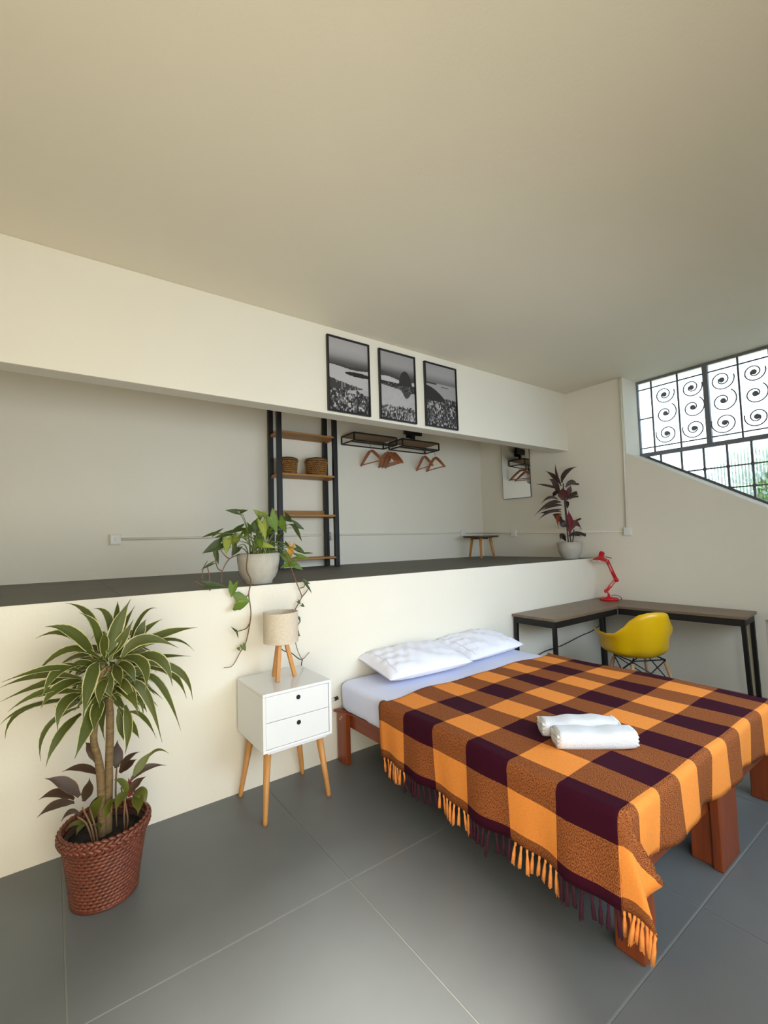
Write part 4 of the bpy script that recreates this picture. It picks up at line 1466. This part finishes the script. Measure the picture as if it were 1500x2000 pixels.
COMPANION=[
[(0.110,2.405,0.428),(0.056,2.401,0.502),(-0.010,2.410,0.538),0.047,0],[(0.092,2.417,0.418),(0.028,2.416,0.465),(-0.029,2.437,0.448),0.037,0],
[(0.092,2.404,0.409),(0.027,2.346,0.448),(-0.032,2.310,0.437),0.036,0],[(0.123,2.362,0.421),(0.141,2.427,0.435),(0.149,2.458,0.471),0.040,0],
[(0.178,2.388,0.503),(0.115,2.417,0.540),(0.048,2.440,0.535),0.035,0],[(0.117,2.417,0.343),(0.078,2.335,0.408),(0.044,2.290,0.402),0.022,0],
[(0.170,2.399,0.551),(0.152,2.423,0.605),(0.132,2.450,0.630),0.037,0],[(0.248,2.414,0.500),(0.249,2.434,0.551),(0.256,2.470,0.600),0.052,0],
[(0.256,2.367,0.500),(0.294,2.417,0.528),(0.345,2.440,0.532),0.029,0],[(0.258,2.388,0.484),(0.292,2.401,0.505),(0.327,2.410,0.514),0.044,0],
[(0.309,2.375,0.459),(0.345,2.390,0.501),(0.394,2.390,0.543),0.035,1],[(0.366,2.393,0.508),(0.408,2.390,0.539),(0.458,2.390,0.508),0.013,1],
[(0.298,2.394,0.432),(0.361,2.401,0.469),(0.451,2.410,0.449),0.028,0],[(0.294,2.361,0.404),(0.323,2.379,0.423),(0.359,2.370,0.444),0.035,0],
[(0.289,2.373,0.400),(0.262,2.363,0.450),(0.228,2.340,0.484),0.037,1],[(0.296,2.377,0.375),(0.299,2.401,0.400),(0.294,2.410,0.442),0.047,2],
[(0.315,2.415,0.367),(0.341,2.363,0.380),(0.355,2.340,0.334),0.045,1],[(0.314,2.406,0.371),(0.324,2.335,0.361),(0.315,2.290,0.328),0.046,1],
[(0.289,2.370,0.395),(0.253,2.335,0.400),(0.236,2.290,0.374),0.038,1],[(0.153,2.408,0.313),(0.168,2.363,0.383),(0.197,2.340,0.432),0.046,1],
[(0.139,2.368,0.323),(0.096,2.346,0.349),(0.061,2.310,0.356),0.024,1],[(0.147,2.397,0.299),(0.173,2.335,0.318),(0.175,2.290,0.318),0.026,1],
[(0.139,2.368,0.323),(0.113,2.324,0.340),(0.094,2.270,0.340),0.025,1],[(0.199,2.360,0.331),(0.216,2.346,0.380),(0.238,2.310,0.409),0.036,1],
[(0.166,2.412,0.320),(0.166,2.417,0.367),(0.192,2.440,0.398),0.037,0]]
CORDYLINE=[
[(4.684,2.963,2.023),(4.582,2.947,2.144),(4.537,2.928,2.272),0.020,0],[(4.673,2.961,2.048),(4.592,2.990,2.131),(4.456,3.006,2.192),0.037,0],
[(4.706,2.967,2.064),(4.808,2.975,2.188),(5.070,2.979,2.279),0.040,0],[(4.656,2.970,1.959),(4.466,2.912,2.045),(4.303,2.864,2.065),0.053,0],
[(4.624,2.969,1.996),(4.324,2.909,2.007),(4.054,2.859,2.007),0.022,0],[(4.771,2.962,2.014),(4.812,2.913,2.072),(4.848,2.867,2.046),0.039,0],
[(4.903,2.977,2.061),(5.078,2.960,2.064),(5.270,2.952,2.084),0.017,0],[(4.702,2.962,1.863),(4.678,2.943,1.944),(4.647,2.920,1.998),0.080,3],
[(4.752,2.964,1.884),(4.822,2.954,1.976),(4.841,2.940,2.041),0.043,3],[(4.796,2.979,1.867),(5.003,2.987,1.953),(5.288,3.001,1.985),0.035,0],
[(4.836,2.968,1.873),(5.097,2.980,1.915),(5.351,2.989,1.813),0.017,0],[(4.629,2.961,1.944),(4.663,3.033,1.946),(4.693,3.084,1.899),0.036,0],
[(4.608,2.966,1.867),(4.527,3.017,1.895),(4.418,3.056,1.819),0.023,0],[(4.656,2.963,1.836),(4.384,2.926,1.814),(4.051,2.890,1.675),0.031,0],
[(4.680,2.966,1.805),(4.424,2.920,1.790),(4.155,2.878,1.722),0.028,0],[(4.661,2.964,1.759),(4.504,3.012,1.735),(4.333,3.046,1.711),0.025,0],
[(4.670,2.972,1.728),(4.376,2.926,1.722),(4.115,2.890,1.628),0.022,0],[(4.777,2.967,1.859),(4.818,2.988,1.822),(4.860,3.003,1.765),0.040,0],
[(4.692,2.971,1.613),(4.533,2.943,1.675),(4.416,2.920,1.691),0.050,0],[(4.662,2.961,1.695),(4.512,2.915,1.673),(4.446,2.870,1.535),0.035,4],
[(4.728,2.961,1.561),(4.715,2.987,1.601),(4.676,3.000,1.672),0.058,0],[(4.784,2.964,1.509),(4.795,2.954,1.631),(4.768,2.940,1.746),0.061,2],
[(4.820,2.974,1.489),(4.863,2.937,1.598),(4.974,2.910,1.524),0.058,3],[(4.865,2.966,1.606),(5.037,2.960,1.651),(5.161,2.953,1.688),0.017,0],
[(4.803,2.972,1.457),(4.961,2.926,1.479),(5.253,2.890,1.359),0.026,0],[(4.786,2.969,1.451),(4.916,2.970,1.468),(5.080,2.970,1.435),0.024,0],
[(4.720,2.966,1.401),(4.611,2.943,1.460),(4.539,2.920,1.412),0.042,0],[(5.039,2.976,1.532),(5.165,2.937,1.513),(5.277,2.910,1.480),0.020,0],
[(4.748,2.974,1.923),(4.858,2.998,1.969),(4.990,3.020,1.983),0.033,0],[(4.689,2.965,1.921),(4.657,2.998,1.987),(4.628,3.020,2.014),0.032,0]]
SYNGONIUM=[
[(0.989,2.958,1.688),(0.900,2.935,1.698),0.040,0,0],[(1.037,3.080,1.696),(1.082,3.046,1.709),0.032,0,0],
[(1.140,2.972,1.666),(1.087,2.953,1.710),0.048,2,0],[(1.108,2.888,1.664),(1.149,2.859,1.683),0.040,2,0],
[(1.159,3.004,1.630),(1.032,3.009,1.527),0.077,1,0],[(1.112,2.864,1.623),(1.110,2.811,1.508),0.074,2,0],
[(1.161,2.864,1.663),(1.223,2.871,1.548),0.101,1,0],[(1.292,3.020,1.645),(1.314,2.935,1.548),0.087,1,0],
[(1.372,3.095,1.671),(1.447,3.121,1.627),0.060,0,0],[(1.396,3.010,1.615),(1.483,2.994,1.569),0.051,0,0],
[(1.347,2.881,1.588),(1.360,2.793,1.488),0.035,0,0],[(1.022,2.977,1.588),(0.908,2.895,1.553),0.047,0,0],
[(0.913,2.889,1.550),(0.801,2.828,1.525),0.039,0,0],[(0.816,2.848,1.550),(0.720,2.813,1.530),0.023,0,0],
[(0.828,2.955,1.543),(0.898,2.966,1.588),0.019,0,0],[(0.887,2.975,1.490),(0.761,2.962,1.430),0.079,0,0],
[(0.844,2.970,1.440),(0.856,2.959,1.352),0.039,0,0],[(0.915,2.959,1.522),(0.890,2.902,1.418),0.072,2,0],
[(1.028,3.099,1.536),(0.995,3.129,1.447),0.066,2,0],[(1.014,3.058,1.460),(0.970,3.053,1.400),0.062,0,0],
[(1.105,2.922,1.524),(1.107,2.860,1.443),0.061,1,0],[(1.101,2.915,1.477),(1.191,2.834,1.450),0.061,2,0],
[(1.120,3.039,1.498),(1.147,2.997,1.483),0.028,0,0],[(1.344,3.060,1.398),(1.393,3.016,1.301),0.066,1,0],
[(1.417,3.089,1.454),(1.402,3.101,1.335),0.051,3,0],[(1.312,2.840,1.339),(1.199,2.775,1.324),0.048,1,0],
[(1.413,3.077,1.328),(1.489,3.043,1.276),0.052,1,0],[(1.456,3.095,1.438),(1.517,3.053,1.390),0.050,0,0],
[(1.413,2.859,1.403),(1.472,2.845,1.402),0.014,0,0],[(1.430,3.042,1.379),(1.515,2.985,1.361),0.044,1,0],
[(1.266,2.863,1.478),(1.279,2.813,1.450),0.027,0,0],[(1.287,3.091,1.407),(1.227,3.092,1.438),0.044,1,0],
[(1.045,2.871,1.551),(0.997,2.810,1.614),0.046,0,0],[(1.139,2.866,1.535),(1.148,2.783,1.579),0.054,1,0],
[(1.052,3.047,1.542),(1.064,2.979,1.594),0.048,1,0],[(1.290,2.985,1.536),(1.237,2.949,1.480),0.050,0,0],
[(1.093,2.890,1.564),(1.065,2.887,1.617),0.054,0,0],[(0.768,2.755,1.372),(0.696,2.745,1.341),0.022,0,1],
[(0.726,2.755,1.250),(0.852,2.745,1.231),0.047,0,1],[(0.886,2.755,1.243),(0.867,2.745,1.164),0.061,1,1],
[(0.897,2.755,1.136),(0.984,2.745,1.134),0.129,1,1],[(0.937,2.755,0.872),(0.952,2.745,0.835),0.034,1,1],
[(0.919,2.755,0.851),(0.897,2.745,0.862),0.025,1,1],[(0.901,2.755,0.959),(0.865,2.745,0.993),0.013,0,1],
[(0.901,2.755,0.959),(0.911,2.745,0.914),0.012,0,1],[(1.357,2.755,1.211),(1.407,2.745,1.137),0.024,0,1],
[(1.347,2.755,1.225),(1.393,2.745,1.199),0.024,0,1],[(1.304,2.755,1.096),(1.317,2.745,1.076),0.023,0,1],
[(1.329,2.755,1.070),(1.346,2.745,1.056),0.023,0,1],[(1.309,2.755,0.990),(1.314,2.745,0.958),0.015,0,1],
[(1.299,2.755,0.883),(1.312,2.745,0.870),0.015,0,1],[(0.749,2.755,1.251),(0.746,2.745,1.211),0.030,0,1]]
VINES=[[(1.006,2.840,1.421),(0.982,2.800,1.321),(0.998,2.770,1.252),(0.982,2.765,1.172),(0.994,2.765,1.065),(0.988,2.770,0.991),(0.961,2.770,0.878),(0.930,2.770,0.834),(0.880,2.770,0.759),(0.829,2.770,0.756)],
[(0.988,2.770,0.991),(0.961,2.765,0.965),(0.909,2.760,0.957)],
[(1.272,2.880,1.409),(1.278,2.800,1.315),(1.303,2.765,1.208),(1.331,2.765,1.139),(1.331,2.765,1.109),(1.288,2.770,1.037),(1.302,2.770,1.009),(1.323,2.770,0.967),(1.304,2.770,0.930),(1.314,2.770,0.875),(1.288,2.770,0.846),(1.304,2.770,0.772),(1.336,2.770,0.717),(1.385,2.770,0.752)],
[(1.331,2.765,1.113),(1.366,2.760,1.150),(1.381,2.760,1.169)],
[(1.325,2.765,1.177),(1.352,2.760,1.185),(1.360,2.760,1.211)],
[(0.974,2.900,1.412),(0.883,2.820,1.389),(0.828,2.780,1.319),(0.820,2.765,1.254)],
[(0.828,2.780,1.319),(0.801,2.780,1.342),(0.792,2.800,1.406),(0.804,2.820,1.442)],
[(0.751,2.760,1.224),(0.702,2.770,1.254),(0.671,2.780,1.277)],
[(0.982,2.765,1.172),(0.964,2.760,1.156),(0.897,2.755,1.136)],
[(0.883,2.820,1.389),(0.859,2.840,1.415),(0.843,2.860,1.446)],
[(0.751,2.760,1.251),(0.748,2.770,1.313),(0.740,2.780,1.361)],
[(0.708,2.760,1.287),(0.714,2.770,1.339),(0.745,2.790,1.384)]]


# ------------------------------------------------------------------ plants
def blade(mb, a, m, c, w, hint, n=11, fold=0.16, tipw=0.0, roll=0.0):
    """a long leaf through three points; uv.x runs over the width"""
    pts = bez(a, m, c, n)
    vs, uvs = [], []
    for i, p in enumerate(pts):
        t = i / (n - 1)
        tg = (pts[min(i + 1, n - 1)] - pts[max(i - 1, 0)]).normalized()
        sd = tg.cross(hint)
        if sd.length < 1e-4:
            sd = tg.orthogonal()
        sd.normalize()
        nm = sd.cross(tg).normalized()
        if roll:
            q = Matrix.Rotation(roll, 3, tg)
            sd, nm = q @ sd, q @ nm
        wd = w / 2 * (0.30 + 0.70 * smoothstep(0, 0.30, t)) * (1 - smoothstep(0.48, 1.0, t) ** 1.15) + 0.0006
        for k, s in ((0, -1), (1, -0.55), (2, 0), (3, 0.55), (4, 1)):
            vs.append(p + sd * (wd * s) + nm * (wd * fold * s * s))
            uvs.append((0.5 + s / 2, t))
    fs = []
    for i in range(n - 1):
        for k in range(4):
            b = i * 5 + k
            fs.append((b, b + 1, b + 6, b + 5))
    mb.add(vs, fs, uvs)
    return mb


CAM = Vector((0, 0, 1.484))


def to_cam(p):
    return (CAM - Vector(p)).normalized()


def blades(root, name, data, mats, upw=0.7, seed=0, rolls=0.5, wk=1.0):
    rnd = random.Random(seed)
    for a, m, c, w, k in data:
        h = (to_cam(m) + Vector((0, 0, upw))).normalized()
        o = blade(MB(), a, m, c, w * wk, h, roll=rnd.uniform(-rolls, rolls)).obj(name, mats[k], root, smooth=True, world=True)


# -- variegated dracaena in a wicker pot
t = thing('variegated_dracaena', 'large striped dracaena with two trunks in the wicker pot on the floor', 'plant', (0.205, 2.40, 0.225))
MB().tube(spline([(0.212, 2.40, 0.20), (0.215, 2.40, 0.436), (0.220, 2.40, 0.651), (0.219, 2.40, 0.80), (0.215, 2.41, 0.95)], 6), [0.018] * 8 + [0.016] * 9 + [0.013] * 8, seg=12).obj('trunk', 'trunk', t, smooth=True, world=True)
MB().tube(spline([(0.192, 2.385, 0.20), (0.187, 2.385, 0.445), (0.176, 2.38, 0.569), (0.158, 2.385, 0.668), (0.176, 2.39, 0.83), (0.19, 2.39, 0.97)], 6), [0.016] * 12 + [0.014] * 12 + [0.011] * 7, seg=12).obj('trunk', 'trunk', t, smooth=True, world=True)
blades(t, 'leaf', DRACAENA, {0: 'drac'}, upw=0.6, seed=2, rolls=0.5, wk=1.08)

t = thing('bronze_underplanting', 'small bronze and green leafy plants growing around the dracaena trunks', 'plant', (0.205, 2.38, 0.225))
blades(t, 'leaf', COMPANION, {0: 'comp0', 1: 'comp1', 2: 'comp2'}, upw=0.8, seed=3)
for pts in ([(0.165, 2.33, 0.21), (0.150, 2.33, 0.32), (0.118, 2.36, 0.40)], [(0.165, 2.33, 0.21), (0.135, 2.34, 0.33), (0.10, 2.36, 0.37)],
            [(0.175, 2.34, 0.21), (0.165, 2.35, 0.30), (0.145, 2.38, 0.38)], [(0.275, 2.36, 0.21), (0.272, 2.36, 0.32), (0.285, 2.39, 0.43)],
            [(0.275, 2.36, 0.21), (0.285, 2.36, 0.30), (0.262, 2.39, 0.42)], [(0.25, 2.42, 0.21), (0.245, 2.42, 0.40), (0.25, 2.43, 0.50)]):
    MB().tube(spline(pts, 5), [0.004] * 10 + [0.0025], seg=6).obj('stem', 'stem_brown', t, smooth=True, world=True)

t = thing('wicker_planter', 'round red-brown wicker planter on the floor beside the low wall', 'planter', (0.205, 2.40, 0))
MB().lathe([(0.120, 0.004), (0.122, 0.02), (0.128, 0.10), (0.142, 0.20), (0.156, 0.262), (0.150, 0.262), (0.144, 0.236), (0.02, 0.234)], 40).obj('planter_core', 'wicker_dark', t, smooth=True)
MB().lathe([(0.146, 0.222), (0.146, 0.238), (0.10, 0.244), (0.002, 0.246)], 32).obj('soil', 'soil', t, smooth=True)
mb = MB()
rows, n = 17, 36
for j in range(rows):
    z = 0.010 + 0.250 * (j + 0.5) / rows
    rr = 0.122 + 0.036 * (z / 0.262) ** 1.3 + 0.003
    for k in range(n):
        a = 2 * PI * (k + 0.5 * (j % 2)) / n
        m3 = Matrix.Rotation(a, 3, 'Z') @ Matrix.Rotation(R(13), 3, 'X')
        mb.ell((rr * math.cos(a), rr * math.sin(a), z), 0.0055, rr * PI / n * 1.45, 0.0078, m3, seg=8, rings=5)
o = mb.obj('weave', 'wicker', t, smooth=True)
o['kind'] = 'stuff'
mb = MB()
for j, (rr, z) in enumerate(((0.166, 0.258), (0.172, 0.270), (0.172, 0.284), (0.163, 0.294))):
    for k in range(40):
        a = 2 * PI * (k + 0.5 * (j % 2)) / 40
        m3 = Matrix.Rotation(a, 3, 'Z') @ Matrix.Rotation(R(-28 if j % 2 else 28), 3, 'X')
        mb.ell((rr * math.cos(a), rr * math.sin(a), z), 0.0075, rr * PI / 40 * 1.5, 0.0085, m3, seg=8, rings=5)
o = mb.obj('braided_rim', 'wicker', t, smooth=True)
o['kind'] = 'stuff'
MB().lathe([(0.124, 0.0), (0.130, 0.004), (0.130, 0.014), (0.124, 0.018)], 36).obj('base_ring', 'wicker', t, smooth=True)


# -- two stone pots on the platform
def stone_pot(label, loc, r, h):
    t = thing('stone_pot', label, 'pot', loc, 'pale stone pots on the platform')
    MB().lathe([(r * .62, 0.0), (r * .64, h * .02), (r * .66, h * .10), (r * .80, h * .22), (r * .93, h * .45), (r, h * .80), (r, h), (r * .93, h), (r * .92, h * .86), (r * .5, h * .84)], 40).obj('pot_body', 'stone_pot', t, smooth=True)
    MB().lathe([(r * .925, h * .84), (r * .92, h * .88), (r * .5, h * .90), (0.002, h * .905)], 28).obj('soil', 'soil', t, smooth=True)
    return t


stone_pot('pale stone pot holding the trailing vine at the platform edge', (1.122, 2.965, zp(1.12)), 0.138, 0.198)
stone_pot('pale stone pot holding the maroon plant in the platform corner', (4.793, 2.965, zp(4.79)), 0.136, 0.190)

# -- maroon cordyline
t = thing('maroon_cordyline', 'maroon-leaved cordyline growing in the pot by the window wall', 'plant', (4.793, 2.965, zp(4.79) + 0.16))
blades(t, 'leaf', CORDYLINE, {0: 'cord0', 2: 'cord2', 3: 'cord3', 4: 'cord4'}, upw=0.15, seed=5, rolls=0.25, wk=1.3)
c_ = Vector((4.793, 2.965, zp(4.79)))
for pts in ([(-0.02, 0, 0.15), (-0.04, 0, 0.40), (-0.055, 0, 0.62), (-0.065, 0, 0.86)], [(0.02, -0.01, 0.15), (0.005, 0, 0.33), (-0.03, 0, 0.50), (-0.04, 0, 0.72)], [(0.03, -0.01, 0.15), (0.05, -0.02, 0.24), (0.07, -0.02, 0.33)]):
    MB().tube(spline([c_ + Vector(p) for p in pts], 6), 0.0065, seg=8).obj('stem', 'stem_red', t, smooth=True, world=True)

# -- trailing arrowhead vine
OUT = [(0, 0.0, 0.0), (0.14, -0.20, 0.0), (0.36, -0.40, 0.0), (0.43, -0.28, 0.02), (0.40, -0.02, 0.06), (0.42, 0.16, 0.18), (0.31, 0.46, 0.46), (0.15, 0.75, 0.75), (0.0, 1.0, 1.0)]


def arrow_leaf(b, c, w, rnd):
    b, c = Vector(b), Vector(c)
    ax = c - b
    ln = ax.length
    ax.normalize()
    h = to_cam(b) + Vector((rnd.uniform(-.35, .35), rnd.uniform(-.2, .2), 0.35 + rnd.uniform(-.3, .3)))
    sd = ax.cross(h).normalized()
    nm = sd.cross(ax).normalized()
    wd = max(w, 0.25 * ln)
    L_ = ln / 1.12
    o0 = b + ax * (ln * 0.10)
    mb = MB()
    vs, uvs = [], []
    cup = rnd.uniform(0.10, 0.22)
    for (u, v, mv) in OUT:
        dr = -0.10 * ln * v * v
        vs.append(o0 + ax * (mv * L_) + nm * dr)
        uvs.append((0.5, mv))
        for s in (-1, 1):
            for q in (0.5, 1.0):
                vv = mv + (v - mv) * q
                vs.append(o0 + ax * (vv * L_) + sd * (s * u * wd * q * 1.05) + nm * (dr + cup * u * wd * q * q))
                uvs.append((0.5 + s * 0.5 * q if u > 0 else 0.5, max(0, vv)))
    fs = []
    for i in range(len(OUT) - 1):
        a, d = i * 5, (i + 1) * 5
        fs += [(a, a + 1, d + 1, d), (a + 1, a + 2, d + 2, d + 1), (a, d, d + 3, a + 3), (a + 3, d + 3, d + 4, a + 4)]
    mb.add(vs, fs, uvs)
    return mb, o0


t = thing('arrowhead_vine', 'trailing green arrowhead vine spilling over the platform edge above the nightstand', 'plant', (1.122, 2.965, zp(1.12) + 0.17))
rnd = random.Random(9)
pc = Vector((1.122, 2.965, zp(1.12) + 0.175))
for b, c, w, k, hg in SYNGONIUM:
    mb, o0 = arrow_leaf(b, c, w, rnd)
    mb.obj('leaf', 'syn%d' % k, t, smooth=True, world=True)
    if not hg:
        st = pc + Vector((rnd.uniform(-.06, .06), rnd.uniform(-.06, .04), 0))
        md_ = (st + o0) / 2 + Vector((0, -0.01, 0.05 if o0.z > 1.40 else 0.10))
        md_.x = st.x + (o0.x - st.x) * 0.35
        MB().tube(bez(st, md_, o0, 9), [0.0032] * 5 + [0.0022] * 4, seg=6).obj('petiole', 'stem', t, smooth=True, world=True)
for v in VINES:
    n = (len(v) - 1) * 5 + 1
    MB().tube(spline(v, 5), [0.0042 - 0.0022 * i / n for i in range(n)], seg=6).obj('vine_stem', 'stem_brown', t, smooth=True, world=True)
